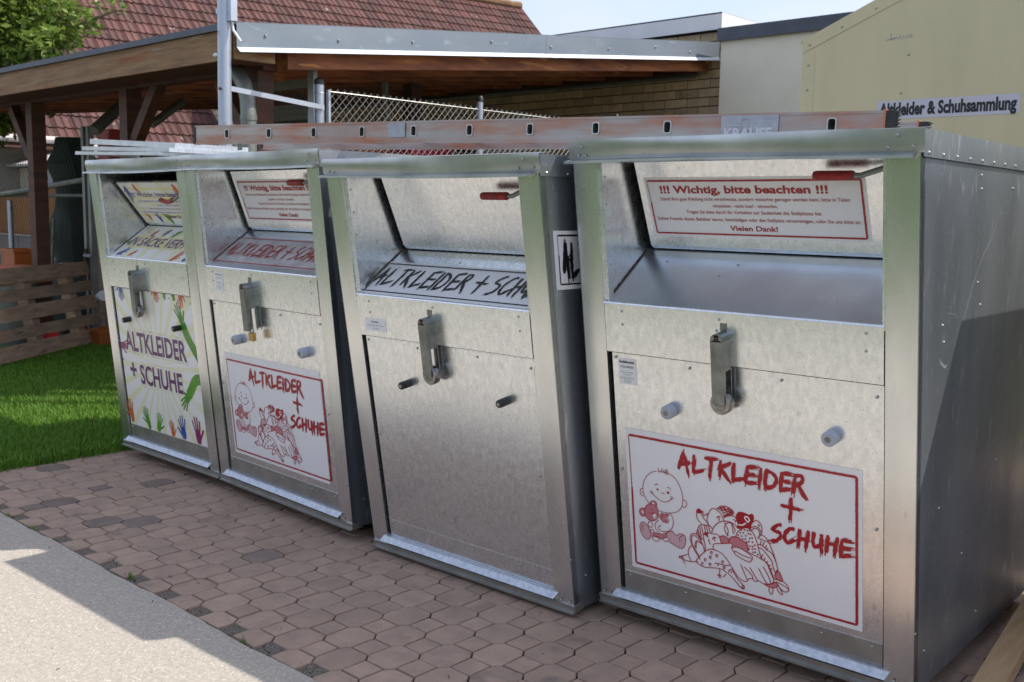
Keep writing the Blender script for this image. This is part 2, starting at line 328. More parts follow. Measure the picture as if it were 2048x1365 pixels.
TR={"LET":[[[207,404],[229,468]],[[229,468],[246,392]],[[211,422],[253,435]],[[270,467],[264,406]],[[261,403],[305,419]],[[308,461],[354,465]],[[334,463],[325,393]],[[368,466],[361,407]],[[405,465],[364,436]],[[370,435],[396,398]],[[416,466],[410,403]],[[406,402],[453,419]],[[462,462],[456,404]],[[460,460],[494,464]],[[460,435],[490,437]],[[453,405],[493,412]],[[511,466],[502,398]],[[529,464],[523,403]],[[525,461],[549,457],[565,438],[554,412],[526,402]],[[581,464],[574,404]],[[580,462],[612,464]],[[578,436],[608,437]],[[570,405],[609,412]],[[625,462],[617,401]],[[621,460],[643,466],[652,456],[643,440],[622,428]],[[631,435],[659,392]],[[611,387],[605,311]],[[574,355],[639,351]],[[577,287],[565,287],[546,271],[544,263],[571,260],[575,249],[561,231],[541,226]],[[620,282],[608,285],[588,265],[585,242],[598,230],[620,248]],[[637,289],[632,231]],[[665,290],[656,226]],[[635,258],[660,260]],[[684,290],[678,250],[688,238],[705,251]],[[708,288],[706,224]],[[728,290],[722,230]],[[758,290],[748,225]],[[726,263],[754,264]],[[772,287],[768,231]],[[772,284],[803,286]],[[769,259],[801,261]],[[764,230],[801,238]]],"FONT":{"A":[[[0.0,0.16],[0.29,1.0]],[[0.29,1.0],[0.51,0.0]],[[0.05,0.39],[0.61,0.57]]],"L":[[[0.14,1.0],[0.05,0.05]],[[0.0,0.0],[0.69,0.25]]],"T":[[[0.0,0.94],[0.64,1.0]],[[0.36,0.97],[0.24,0.0]]],"K":[[[0.1,1.0],[0.0,0.13]],[[0.65,0.99],[0.04,0.56]],[[0.13,0.54],[0.51,0.0]]],"E":[[[0.15,0.97],[0.05,0.0]],[[0.12,0.93],[0.68,1.0]],[[0.12,0.52],[0.62,0.55]],[[0.0,0.02],[0.67,0.13]]],"I":[[[0.13,1.0],[0.0,0.0]]],"D":[[[0.1,1.0],[0.0,0.02]],[[0.03,0.95],[0.42,0.89],[0.68,0.58],[0.5,0.16],[0.05,0.0]]],"R":[[[0.11,0.95],[0.0,0.12]],[[0.05,0.92],[0.35,1.0],[0.47,0.86],[0.35,0.65],[0.07,0.49]],[[0.19,0.58],[0.57,0.0]]],"+":[[[0.49,1.0],[0.41,0.0]],[[0.0,0.58],[0.86,0.53]]],"S":[[[0.59,1.0],[0.39,1.0],[0.08,0.74],[0.05,0.61],[0.49,0.56],[0.56,0.38],[0.33,0.08],[0.0,0.0]]],"C":[[[0.64,0.95],[0.42,1.0],[0.05,0.64],[0.0,0.22],[0.24,0.0],[0.64,0.33]]],"H":[[[0.08,0.98],[0.0,0.08]],[[0.52,1.0],[0.38,0.0]],[[0.05,0.5],[0.44,0.53]]],"U":[[[0.09,1.0],[0.0,0.39],[0.15,0.21],[0.41,0.41]],[[0.45,0.97],[0.42,0.0]]]},"BABY":[[[120,381],[99,374],[76,354],[61,325],[59,297],[65,275],[83,255]],[[118,237],[142,234],[171,238],[197,249],[214,269],[220,296],[218,318],[211,340],[198,364],[178,378],[155,383],[125,382]],[[125,394],[130,377]],[[140,395],[140,379]],[[148,392],[148,380]],[[157,394],[153,377]],[[163,396],[155,378]],[[167,389],[160,374]],[[60,306],[51,303],[47,292],[50,280],[60,277]],[[56,293],[59,289]],[[221,296],[231,296],[235,287],[230,273],[220,269],[216,274]],[[110,327],[116,334],[124,333]],[[159,329],[166,332],[173,324]],[[134,303],[140,307],[147,302]],[[94,300],[110,285],[132,274],[151,274],[166,282],[177,294]],[[69,243],[83,255],[102,256],[114,247],[119,229],[117,208],[99,193],[80,192],[67,200],[61,216],[64,233],[69,243]],[[65,232],[53,233],[41,225],[40,210],[48,200],[62,203]],[[87,256],[91,266],[102,270],[113,265],[114,251]],[[110,223],[113,216],[105,206]],[[168,237],[178,219],[177,195],[166,175],[147,164],[128,161],[115,170],[117,179],[129,183]],[[158,228],[149,217],[160,211],[155,198],[146,198],[148,209]],[[127,226],[121,214],[130,209],[136,223],[130,225]],[[118,201],[103,186],[102,167],[117,156]],[[80,189],[72,180],[77,164],[91,169],[93,185],[80,189]],[[55,181],[41,173],[37,154],[45,132],[58,116],[73,118],[86,135],[79,154],[70,173],[55,181]],[[150,161],[171,175],[187,157],[198,170],[220,170],[225,156],[219,128],[207,115],[189,117],[157,130]],[[201,140],[198,156],[214,167]],[[51,145],[46,160],[56,171]],[[89,134],[105,139],[120,137],[117,124],[104,118],[91,121],[89,134]],[[133,136],[146,144],[158,143],[155,132],[142,126],[132,131],[133,136]],[[81,153],[88,161],[98,157],[96,148],[86,145],[81,153]],[[131,232],[142,226],[153,233]],[[94,146],[89,134]],[[147,162],[150,146]],[[96,151],[128,152]]],"PINKD":[[[69,243],[83,255],[102,256],[114,247],[119,229],[117,208],[99,193],[80,192],[67,200],[61,216],[64,233]],[[65,232],[53,233],[41,225],[40,210],[48,200],[62,203]],[[87,256],[91,266],[102,270],[113,265],[114,251]],[[131,232],[142,226],[164,236],[161,225],[145,215],[156,207],[148,197],[135,195],[122,209]],[[92,147],[128,152],[149,163],[150,146],[127,130],[89,134]],[[355,196],[371,204],[382,198],[390,194],[387,180],[361,173]],[[388,180],[390,197],[399,207],[424,211],[437,201],[451,199],[458,185],[457,166],[437,171],[415,175],[404,173],[401,183]],[[513,67],[540,76],[551,86],[561,80],[558,71],[545,63],[529,62]],[[550,108],[555,128],[564,128],[572,112],[578,95],[566,93],[551,101]]],"PINKL":[[[55,181],[41,173],[37,154],[45,132],[58,116],[73,118],[86,135],[79,154],[70,173]],[[150,161],[171,175],[187,157],[198,170],[220,170],[225,156],[219,128],[207,115],[189,117],[157,130]]],"CHEEK":[[94,299,7],[176,295,7]],"REDDOT":[[120,314,4],[162,311,5],[96,221,4],[93,234,2],[81,220,2],[385,208,3],[406,222,3]],"WHITEDOT":[[100,258,5],[54,217,5],[104,212,9]],"DOTS":[[435,238],[447,242],[457,241],[465,243],[431,228],[443,230],[460,231],[468,231],[424,218],[451,222],[436,217],[440,208],[449,210],[465,216],[473,219],[474,205],[461,204],[454,200],[465,189],[474,190],[482,196],[461,178],[473,181],[482,183],[475,170],[483,172],[492,166]],"RINGS":[[322,130,5],[317,112,5],[342,124,5],[297,98,5],[285,81,5],[315,86,5],[363,107,5],[368,88,5],[294,267,5],[351,52,5],[436,37,5]],"CLOTH":[[[270,258],[270,247],[276,235],[288,225]],[[289,261],[296,248],[309,237],[317,225]],[[295,257],[304,261],[315,270]],[[320,223],[311,235],[309,248],[314,266],[324,285],[333,292],[347,290],[361,280],[369,268],[371,256]],[[354,251],[355,269]],[[345,260],[355,269],[361,266]],[[347,293],[359,303],[373,309],[396,306],[409,297],[409,287],[389,281],[372,271]],[[352,296],[390,292],[408,288]],[[358,301],[387,299],[409,295]],[[361,288],[396,306]],[[354,290],[379,309]],[[367,281],[404,300]],[[371,275],[408,294]],[[359,303],[373,282]],[[373,308],[389,282]],[[390,308],[403,285]],[[372,267],[389,278],[412,282],[417,274]],[[406,268],[415,268],[414,260]],[[325,203],[331,221],[349,244],[372,256],[394,258],[414,252],[423,240]],[[376,253],[377,243],[373,231],[377,215],[385,209]],[[377,245],[389,254],[400,254],[411,240],[413,227]],[[380,241],[388,226],[385,212]],[[401,251],[404,230],[405,224]],[[414,211],[421,229],[438,244],[452,251],[468,249],[481,233],[490,209],[497,179],[504,155]],[[467,248],[471,268],[482,281],[496,285],[507,272],[510,254],[504,236],[493,226]],[[471,245],[482,256],[493,256],[500,246],[500,230]],[[468,254],[485,263],[498,261],[506,245]],[[495,269],[498,273],[500,267],[496,265]],[[493,226],[500,222],[508,223],[514,219],[521,221],[530,218]],[[504,238],[519,235],[532,220],[539,201],[547,182],[556,155],[559,137],[562,133],[550,111]],[[492,201],[502,204],[513,199],[521,193],[530,188],[539,185],[549,172],[554,157]],[[494,189],[502,192],[513,186],[523,175],[533,165],[541,156],[544,138],[550,119]],[[505,218],[502,204]],[[516,216],[510,202]],[[524,207],[518,195]],[[527,197],[522,188]],[[510,172],[504,157]],[[518,162],[512,151]],[[527,152],[520,145]],[[536,141],[528,137]],[[541,131],[533,122]],[[504,155],[523,146],[533,130],[548,94]],[[266,185],[276,214],[285,222],[303,226],[320,226],[328,218]],[[280,214],[286,173]],[[288,218],[291,194]],[[298,224],[302,199]],[[305,224],[311,202]],[[314,223],[321,199]],[[273,203],[283,167]],[[270,192],[281,172]],[[283,167],[291,173]],[[291,197],[293,186],[294,170],[299,152],[298,132]],[[313,200],[331,200],[348,203],[356,191],[360,173]],[[327,178],[333,191],[342,187]],[[336,175],[333,191]],[[310,174],[317,176],[312,166],[321,160]],[[277,94],[255,126],[241,156],[242,173],[254,185],[269,183],[283,167],[293,142],[295,128]],[[276,103],[258,127],[247,147],[246,169],[257,179],[272,170],[284,153]],[[260,133],[259,150],[267,163],[286,151]],[[263,131],[264,148],[268,158]],[[245,138],[231,120],[232,97],[241,80]],[[228,101],[212,91],[197,85],[193,79],[206,83],[215,76],[242,77],[269,83]],[[207,85],[214,66]],[[206,93],[209,74]],[[197,88],[194,81],[207,79]],[[260,85],[279,110],[300,132],[315,142],[335,144],[358,139],[374,127],[388,109],[391,104],[379,98],[362,96],[348,98],[332,95]],[[260,85],[269,75],[292,69],[319,75],[345,80],[362,80],[379,71]],[[329,143],[328,159],[336,167],[364,173],[398,184],[402,176],[398,166]],[[355,196],[371,204],[382,198],[390,194]],[[388,180],[390,197],[399,207],[424,211],[437,201],[451,199],[458,185],[457,166]],[[396,166],[415,175],[437,171],[472,156],[473,146],[463,132],[452,132],[414,143],[405,154],[396,166]],[[409,153],[410,160],[428,151],[469,146]],[[459,166],[504,154],[523,146],[535,115],[548,89],[540,76],[521,71],[505,67],[497,76],[476,67],[473,77],[453,70],[452,59],[423,59],[391,104]],[[429,117],[441,88],[451,67]],[[442,110],[468,90],[473,76]],[[462,114],[479,88],[489,75]],[[493,119],[508,91],[521,73]],[[509,129],[527,102],[537,75]],[[351,79],[350,62],[341,52]],[[363,52],[374,67]],[[382,71],[395,62],[412,47],[426,32],[437,28],[442,39],[434,45],[418,57],[402,80],[399,91],[388,87],[382,74]],[[389,82],[396,81],[394,75]],[[550,108],[555,128],[564,128],[572,112],[578,95],[566,93],[551,101],[550,108]],[[549,95],[564,96],[582,94],[595,82],[598,69],[587,59],[571,64],[558,79]],[[529,60],[528,46],[537,35],[542,53],[542,64]],[[556,67],[561,53],[574,46],[576,52],[569,63],[562,77]],[[513,67],[540,76],[551,86],[561,80],[558,71],[545,63],[529,62],[513,67]],[[553,88],[574,83],[595,74]],[[348,94],[341,89]]],"RED":[[[272,275],[281,280],[288,275],[294,269],[289,263],[277,261],[270,258],[268,265]],[[417,287],[426,299],[439,302],[453,300],[464,297],[472,303],[480,301],[482,289],[478,278],[471,265],[466,248],[452,251],[438,245],[427,239],[420,245],[423,257],[417,266]],[[292,189],[299,199],[313,201],[310,191],[313,180],[301,187]]],"WLINE":[[[426,255],[439,255],[452,266]],[[450,288],[458,290],[465,284],[465,276],[458,270],[454,277],[449,281],[450,288]]]}
# ------------------------------------------------------------------ the clothing containers
def hand(pr, x, y, s, rot, mi, mirror=1, arm=.5):
    """printed open hand: palm, four fingers, thumb and a short forearm"""
    c, sn = math.cos(rot), math.sin(rot)
    def q(a, b): a *= mirror; return (x + s * (a * c - b * sn), y + s * (a * sn + b * c))
    pr.pg([q(*p) for p in ((-.22, 0), (-.25, .3), (-.2, .5), (0, .56), (.22, .48), (.24, .2), (.2, 0), (.14, -arm), (-.14, -arm))], mi)
    for a0, b0, a1, b1, w in ((-.19, .45, -.33, .95, .1), (-.06, .5, -.11, 1.12, .105), (.07, .5, .11, 1.1, .105), (.18, .42, .32, .93, .1), (.2, .12, .52, .5, .12)):
        pr.stroke([q(a0, b0), q((a0 + a1) / 2, (b0 + b1) / 2), q(a1, b1)], w * s, mi, 1); p = q(a1, b1); pr.disc(p[0], p[1], w * s / 2, mi, 1, 8)
def door_art(pr):
    """red line drawing on the big front sticker, coordinates in mm"""
    Q = lambda st: [(a / 1000, b / 1000) for a, b in st]
    for st in TR['PINKL']: pr.pg(Q(st), 3, 1)
    for st in TR['PINKD']: pr.pg(Q(st), 2, 1.3)
    for x, y, r in TR['CHEEK']: pr.disc(x / 1000, y / 1000, r / 1000, 3, 1)
    for x, y, r in TR['WHITEDOT']: pr.disc(x / 1000, y / 1000, r / 1000, 0, 1.7)
    for x, y, r in TR['REDDOT']: pr.disc(x / 1000, y / 1000, r / 1000, 1, 2)
    for st in TR['RED']: pr.pg(Q(st), 1, 1.6)
    for st in TR['BABY']: pr.stroke(Q(st), .0023, 1, 2.2, smooth=2)
    for st in TR['CLOTH']: pr.stroke(Q(st), .0029, 1, 2.2, smooth=1)
    for st in TR['WLINE']: pr.stroke(Q(st), .005, 0, 2.4, smooth=2)
    for x, y in TR['DOTS']: pr.disc(x / 1000, y / 1000, .0032, 1, 2.2, 7)
    for x, y, r in TR['RINGS']:
        x /= 1000; y /= 1000; r = r / 1000 * .8; pr.stroke([(x + r * math.cos(a * .62), y + 1.2 * r * math.sin(a * .62)) for a in range(10)], .0032, 1, 2.2)
    for st in TR['LET']: pr.brush(Q(st), .0125, 1)
    pr.frame(.014, .016, .818, .494, .0085, 1)
SMALL = ['Damit Ihre gute Kleidung nicht verschmutzt, sondern weiterhin getragen werden kann, bitte in Tüten', 'verpacken - nicht lose! - einwerfen.',
         'Tragen Sie bitte durch Ihr Verhalten zur Sauberkeit des Stellplatzes bei.', 'Sollten Fremde diesen Behälter leeren, beschädigen oder den Stellplatz verunreinigen, rufen Sie uns bitte an.']
def flap_text(pr, w, h, mi, white):
    pr.text('!!! Wichtig, bitte beachten !!!', w * .5 - .03, h * .74, h * .125, mi, width=w * .77, bold=.03, align='c')
    for t, y, ww in zip(SMALL, (.615, .505, .40, .28), (.86, .30, .62, .93)):
        pr.text(t, w * .5 + (.0 if ww > .5 else -.02), h * y, h * .058, mi, width=w * ww, align='c', bold=.004)
    pr.text('Vielen Dank!', w * .5, h * .125, h * .085, mi, width=w * .22, bold=.02, align='c')
def container(key, label, P, yaw, Wd, lean, D, knob, style, post_mat='zinc_plain'):
    z0 = P[2]; root = thing('clothing_container', label, 'clothes container', P, yaw, 'row of galvanised clothing containers')
    n = math.sqrt(1 + lean * lean); V = Vector((0, lean, 1)) / n; N = Vector((0, -1, lean)) / n; X = Vector((1, 0, 0))
    def FP(s, t, o=0.): return X * s + V * t + N * o
    def fb(b, s0, s1, t0, t1, o0, o1, mi=0): return b.obox(FP(s0, t0, o0), X * (s1 - s0), V * (t1 - t0), N * (o1 - o0), mi)
    T = 1.65; H = T / n; pw = .092
    # shell
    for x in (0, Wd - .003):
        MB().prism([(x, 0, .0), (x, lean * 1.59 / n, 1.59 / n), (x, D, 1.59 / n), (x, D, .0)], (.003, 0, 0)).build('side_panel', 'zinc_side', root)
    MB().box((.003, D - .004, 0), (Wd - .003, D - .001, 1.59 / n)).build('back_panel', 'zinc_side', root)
    MB().box((.004, .03, .004), (Wd - .004, D - .005, .012)).build('floor_panel', 'zinc_dull', root)
    MB().prism([(-.004, lean * 1.0 + .002, H - .004), (Wd + .004, lean * 1.0 + .002, H - .004), (Wd + .004, D, H - .004), (-.004, D, H - .004)], (0, 0, .003)).build('lid_sheet', 'zinc_lid', root)
    # front posts with folded return
    for s0 in (0, Wd - pw):
        b = MB(); fb(b, s0, s0 + pw, .0, 1.592, -.028, 0); b.build('front_post', post_mat, root)
        i0 = pw if s0 == 0 else Wd - pw - .014
        b = MB(); fb(b, i0, i0 + .014, 1.10, 1.588, -.04, -.014); b.build('post_flange', 'zinc', root)
    # base rail, bright drip fold and lower edge
    b = MB(); fb(b, -.004, Wd + .004, -.006, .018, -.03, .006); fb(b, .0, Wd, -.012, -.006, -.05, .016); b.build('base_rail', 'zinc_hem', root)
    b = MB(); fb(b, pw - .012, Wd - pw + .012, .052, .056, -.02, .002)
    b.prism([FP(pw - .02, .054, .001), FP(Wd - pw + .02, .054, .001), FP(Wd - pw + .01, .034, .022), FP(pw - .03, .034, .022)], N * -.002)
    b.build('drip_fold', 'zinc_bright', root)
    # door, upper band
    dm = 'zinc'
    bsd = MB(); fb(bsd, pw + .015, Wd - pw - .006, .057, .940, -.016, -.010); door = bsd.build('door', 'rays' if style == 'art' else dm, root)
    b = MB(); fb(b, pw + .015, Wd - pw - .006, .058, .132, -.010, -.0075 if style != 'plain' else -.0094); b.build('door_hem', 'zinc_hem' if style != 'plain' else dm, root)
    if style == 'plain':
        b = MB(); fb(b, pw + .030, Wd - pw - .012, .14, .936, -.010, -.0085); b.build('door_overlay', dm, root)
    b = MB(); fb(b, pw + .003, Wd - pw - .003, .946, 1.112, -.013, .002); b.tube([FP(pw + .002, 1.112, -.006), FP(Wd - pw - .002, 1.112, -.006)], .006, 8); b.build('front_band', 'zinc', root, smooth=True)
    # niche: cheeks, sloping floor, flap
    yl, zl = (V * 1.112).y + .006, (V * 1.112).z; yd, zd = yl + .245, zl + .178; yt, zt = lean * 1.0 + .175, 1.575 / n
    yf, zf = yd - .022, zd + .016; ft = Vector((0, (lean * 1.572) + .178, 1.572)); 
    if style == 'art': ft = Vector((0, -.059, 1.523))
    fbm = Vector((0, yf, zf)); fu = (ft - fbm); fl = fu.length; fu.normalize(); fn = Vector((0, -fu.z, fu.y))
    for x in (pw, Wd - pw - .002):
        MB().prism([(x, yl - .01, zl - .01), (x, lean * 1.585 / n + .012, 1.587 / n), (x, lean * 1.585 / n + .35, 1.587 / n), (x, yd + .06, zd - .02)], (.002, 0, 0)).build('chute_cheek', 'zinc', root)
    MB().prism([(pw + .002, yl, zl), (Wd - pw - .002, yl, zl), (Wd - pw - .002, yd, zd), (pw + .002, yd, zd)], (0, .002, -.003)).build('chute_floor', 'zinc_chute' if style == 'red_front' else 'zinc', root)
    s0 = pw + .03; s1 = Wd - pw - .012
    b = MB(); b.prism([fbm + X * s0, fbm + X * s1, fbm + fu * fl + X * s1, fbm + fu * fl + X * s0], fn * -.012)
    b.prism([fbm + X * s0 + fn * .001, fbm + X * s1 + fn * .001, Vector((s1, yd - .004, zd + .004)), Vector((s0, yd - .004, zd + .004))], (0, .004, .003))
    b.build('chute_flap', 'zinc', root)
    for x in (pw + .004, Wd - pw - .005): MB().tube([(x, yl, zl + .001), (x, yl + (yd - yl) * .5, zl + (zd - zl) * .5 + .002), (x, yd, zd + .001)], [.003, .0035, .003], 6).build('seam_sealant', 'sealant', root)
    MB().box((pw + .002, yd + .07, 1.0), (Wd - pw - .002, yd + .075, 1.587 / n)).build('inner_shade_panel', 'dark', root)  # added black panel: shade behind the flap put into its colour
    MB().box((pw + .002, lean * 1.5, 1.588 / n), (Wd - pw - .002, yd + .07, 1.59 / n)).build('inner_ceiling', 'zinc_dull', root)
    # lid rim: wavy pressed sheet
    b = MB(); nn = 26; k = 0
    rows = [(1.588, .003), (1.60, .006), (1.62, .007), (1.64, .007), (1.653, .004)]
    rng = random.Random(key); ph = rng.uniform(0, 9)
    for t, o in rows:
        for i in range(nn + 1):
            s = -.010 + (Wd + .020) * i / nn; wv = .0022 * math.sin(3.1 * s + ph) + .0012 * math.sin(9 * s + ph * 2); b.v.append(tuple(FP(s, t + wv * (t > 1.61), o + .0025 * math.sin(5 * s + ph + t * 30) * (t < 1.65))))
    for r in range(len(rows) - 1):
        for i in range(nn): a = r * (nn + 1) + i; b.f.append((a, a + 1, a + nn + 2, a + nn + 1)); b.m.append(0)
    fb(b, -.008, Wd + .008, 1.590, 1.651, -.0015, .001); b.prism([FP(-.01, 1.653, .004), FP(Wd + .01, 1.653, .004), FP(Wd + .01, 1.649, -.06), FP(-.01, 1.649, -.06)], (0, 0, -.002))
    b.build('lid_rim', 'zinc_lid', root, smooth=True)
    b = MB(); k0 = 0
    for i in range(14):
        sa = -.018 + (Wd + .006) * i / 14; sb = -.018 + (Wd + .006) * (i + 1) / 14; da = .004 * math.sin(sa * 4 + ph); db = .004 * math.sin(sb * 4 + ph)
        b.prism([FP(sa, 1.590 + da * .4, .004), FP(sb, 1.590 + db * .4, .004), FP(sb, 1.588 + db, .026), FP(sa, 1.588 + da, .026)], V * -.003)
        b.prism([FP(sa, 1.588 + da, .026), FP(sb, 1.588 + db, .026), FP(sb, 1.580 + db, .027), FP(sa, 1.580 + da, .027)], N * .0015)
    b.prism([FP(Wd - .012, 1.587, .008), FP(Wd - .012, 1.583, .027), FP(Wd - .03, 1.567, .027)], X * .0012)
    b.build('drip_edge', 'zinc_lid', root)
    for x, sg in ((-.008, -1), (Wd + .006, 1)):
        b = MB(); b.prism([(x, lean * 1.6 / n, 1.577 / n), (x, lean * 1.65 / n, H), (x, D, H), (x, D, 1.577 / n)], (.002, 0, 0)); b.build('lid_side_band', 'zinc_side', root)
    # rivets, too small to take apart
    b = MB()
    for s, t in ((.03, 1.604), (.058, 1.602), (.045, 1.632), (Wd - .02, 1.604), (Wd - .085, 1.602), (Wd - .06, 1.634)): b.dome(FP(s, t, .0075), N, .0052, .7, 0)
    for s, t in ((.165, 1.09), (.165, 1.045), (.53, 1.092), (Wd - .145, 1.092), (Wd - .145, 1.04), (.52, 1.056)): b.dome(FP(s, t, .002), N, .005, .7, 0)
    for s, t in ((.122, .925), (.41, .918), (.73, .918), (Wd - .118, .905), (.12, .52), (Wd - .118, .50), (.13, .118), (.36, .112), (.6, .112), (.85, .112), (Wd - .13, .115)): b.dome(FP(s, t, -.0075), N, .005, .7, 0)
    for s, t in ((.02, .03), (.045, .029), (.07, .03), (Wd - .02, .03), (Wd - .06, .03)): b.dome(FP(s, t, .006), N, .005, .7, 0)
    for f, g in ((.28, .235), (.30, .18), (.55, .235), (.56, .175)):
        b.dome(Vector((f + .05 * (g > .2) - .12, yl + (yd - yl) * g / .30, zl + (zd - zl) * g / .30)), Vector((0, -.59, .81)), .005, .7, 0)
    for x, sg in ((Wd + .008, 1), (-.008, -1)):
        for i in range(11): b.dome(Vector((x, lean * 1.58 + .03 + i * .112, 1.588 / n)), (sg, 0, 0), .005, .8, 0)
    for y, z in ((.42, 1.53), (.43, 1.49), (.46, 1.21), (.50, 1.14), (.17, 1.10), (.19, 1.05), (.75, 1.50), (.8, .6), (.25, .55), (.21, .12), (.7, .1), (.5, .35), (.12, .2)): b.dome(Vector((Wd, y - .15, z)), (1, 0, 0), .0045, .8, 0)
    for t in (1.53, 1.44, 1.35, 1.24): b.dome(FP(pw + .0135, t, -.027), Vector((1, 0, 0)), .0048, .7, 0)
    b.build('rivets', 'rivet', root, kind='stuff')
    # grips
    for s in (.335 if style != 'art' else .263, Wd - .25):
        kr = .0235 if knob == 'plastic' else .0155; kl = .036 if knob == 'plastic' else .046; c = FP(s, .766, -.010)
        b = MB(); b.tube([c, c + N * .004, c + N * (kl - .005), c + N * kl, c + N * (kl + .001), c + N * (kl + .001)], [kr * .86, kr, kr, kr * .88, kr * .5, kr * .42], 18); b.tube([c + N * (kl + .0015), c + N * (kl + .0018)], kr * .42, 10, 1)
        b.build('door_knob', [knob if knob == 'plastic' else 'black', 'rivet' if knob == 'black' else 'steel'], root, smooth=True)
    # lock cover: folded channel with side slot, padlock below
    lc = {'c4': .545, 'c3': .512, 'c2': .512, 'c1': .44}[key]; t0, t1 = .832, 1.036; w2 = .0215; dp = .050
    b = MB(); tw = .003
    for i in range(6):   # rounded top
        a0 = math.pi * i / 6; a1 = math.pi * (i + 1) / 6
        b.prism([FP(lc - w2 * math.cos(a0), t1 + w2 * math.sin(a0), -.001), FP(lc - w2 * math.cos(a1), t1 + w2 * math.sin(a1), -.001), FP(lc - w2 * math.cos(a1), t1 + w2 * math.sin(a1), dp), FP(lc - w2 * math.cos(a0), t1 + w2 * math.sin(a0), dp)], X * 0 - V * tw)
    fan = [FP(lc - w2 * math.cos(math.pi * i / 8), t1 + w2 * math.sin(math.pi * i / 8), dp - tw) for i in range(9)]
    b.prism(fan[:4] + [FP(lc - .008, t1 + .002, dp - tw), FP(lc - w2, t1 - .004, dp - tw)], N * tw); b.prism(fan[5:] + [FP(lc + w2, t1 - .004, dp - tw), FP(lc + .008, t1 + .002, dp - tw)], N * tw)
    fb(b, lc - w2, lc + w2, t0, t1 - .004, dp - tw, dp); fb(b, lc - w2, lc - w2 + tw, t0, t1, -.001, dp - tw); fb(b, lc + w2 - tw, lc + w2, t0 + .105, t1, -.001, dp - tw); fb(b, lc + w2 - tw, lc + w2, t0, t0 + .105, dp * .72, dp - tw); fb(b, lc + w2 - tw, lc + w2, t0, t0 + .105, -.001, .004)
    lk = b.build('lock_cover', 'steel', root)
    MB().tube([FP(lc, t1 + .006, dp - .006), FP(lc, t1 + .006, dp + .002)], .0075, 10).build('lock_pin', 'rust', lk, smooth=True)
    fb(MB(), lc - .012, lc + .012, t1 + .02, t1 + .045, -.001, .004).build('mount_plate', 'steel', lk)
    if style == 'red_front' and knob == 'plastic' and key == 'c2':
        b = MB(); fb(b, lc - .0, lc + .038, t0 - .047, t0 - .008, dp * .45, dp * .80, 0); a = FP(lc + .008, t0 - .008, dp * .62)
        b.tube([a, a + V * .02, a + V * .032 + X * .006, a + V * .036 + X * .012, a + V * .032 + X * .018, a + V * .02 + X * .023, a + X * .023], .0032, 8, 1)
        b.build('padlock', ['brass', 'chrome'], root, smooth=True)
    else:
        c = FP(lc + .002, t0 + .0, .0); b = MB(); b.tube([c + N * .010, c + N * .013, c + N * .016, c + N * .041, c + N * .044, c + N * .0445], [.018, .034, .036, .036, .034, .0], 26)
        b.tube([c + N * .0446, c + N * .0452], .022, 20, 1)
        pk = b.build('padlock', ['chrome', 'steel'], root, smooth=True)
        if key == 'c4':
            b = MB()
            for i in range(4): fb(b, lc - .017 + i * .009, lc - .011 + i * .009, t0 - .016, t0 - .006, .0453, .0475)
            b.build('number_wheel', 'rivet', pk)
    # red grip on a bent rod
    gs = {'c4': .778, 'c3': .70, 'c2': .70, 'c1': .60}[key]; f0 = .268 if key == 'c4' else .245
    g0 = fbm + fu * f0 + fn * .05; A = g0 + X * gs; B = g0 + X * (gs + .125) + fn * .002
    if key == 'c3': B = g0 + X * (gs + .13)
    if key == 'c1': A = fbm + fu * .205 + fn * .05 + X * gs; B = A + X * .13
    b = MB(); pts = [A, A + X * .003, A + X * .012, A.lerp(B, .3), A.lerp(B, .6), B - X * .004, B]
    if key == 'c1': pts = [A, A + X * .01 - fu * .004, A.lerp(B, .4) - fu * .014, A.lerp(B, .75) - fu * .010, B]
    b.tube(pts, [.008, .013, .0145, .0145, .0145, .0145, .012][:len(pts)] if key != 'c1' else .0125, 12); hd = b.build('handle_grip', 'red_grip', root, smooth=True)
    e = fbm + fu * (fl - .012) + X * (Wd - pw - .02) + fn * .02
    MB().tube([B - X * .01, B + X * .02, B.lerp(e, .45) + X * .01, B.lerp(e, .8), e], .0085, 10).build('handle_rod', 'steel', hd, smooth=True)
    if key == 'c4':   # scuffs and scratches on the sunlit side
        p = Print(lambda y, z, h: Vector((Wd + .0001 + h * .3, y, z)), ['scratch'])
        def sc(pts, n, w, sp):
            for _ in range(n):
                q = [(a + random.gauss(0, sp), b_ + random.gauss(0, sp)) for a, b_ in pts]; i0 = random.randint(0, max(0, len(q) - 3)); p.stroke(q[i0:], w * random.uniform(.4, 1), 0, 0, rough=.3, smooth=1)
        sc([(.50, 1.52), (.49, 1.44), (.44, 1.36), (.33, 1.28), (.26, 1.20), (.20, 1.10)], 4, .0009, .006)
        sc([(-.03, 1.11), (.04, 1.13), (.11, 1.13), (.16, 1.11)], 2, .0007, .003); sc([(.02, 1.00), (.06, .975), (.08, .98)], 7, .0016, .004)
        for _ in range(60):
            y = random.uniform(-.15, .8); z = random.uniform(.2, 1.55)
            if y < lean * z + .01: continue
            L_ = random.expovariate(60); a = random.gauss(math.pi / 2, .5); p.stroke([(y, z), (y + L_ * math.cos(a), z + L_ * math.sin(a))], .0012, 0, 0)
        p.build('scratches', root)['kind'] = 'stuff'
    # feet
    for x in (.12, Wd - .2):
        b = MB(); b.box((x + .02, .16, -z0 + .006), (x + .06, .20, .0)); b.box((x, .13, -z0 + .001), (x + .08, .23, -z0 + .007)); b.box((x + .02, D - .2, -z0 + .001), (x + .06, D - .16, .0)); b.build('foot', 'rust', root)
    # ---- prints
    front = lambda s, t, o: (lambda ss, tt, h: FP(s + ss, t + tt, o + h))
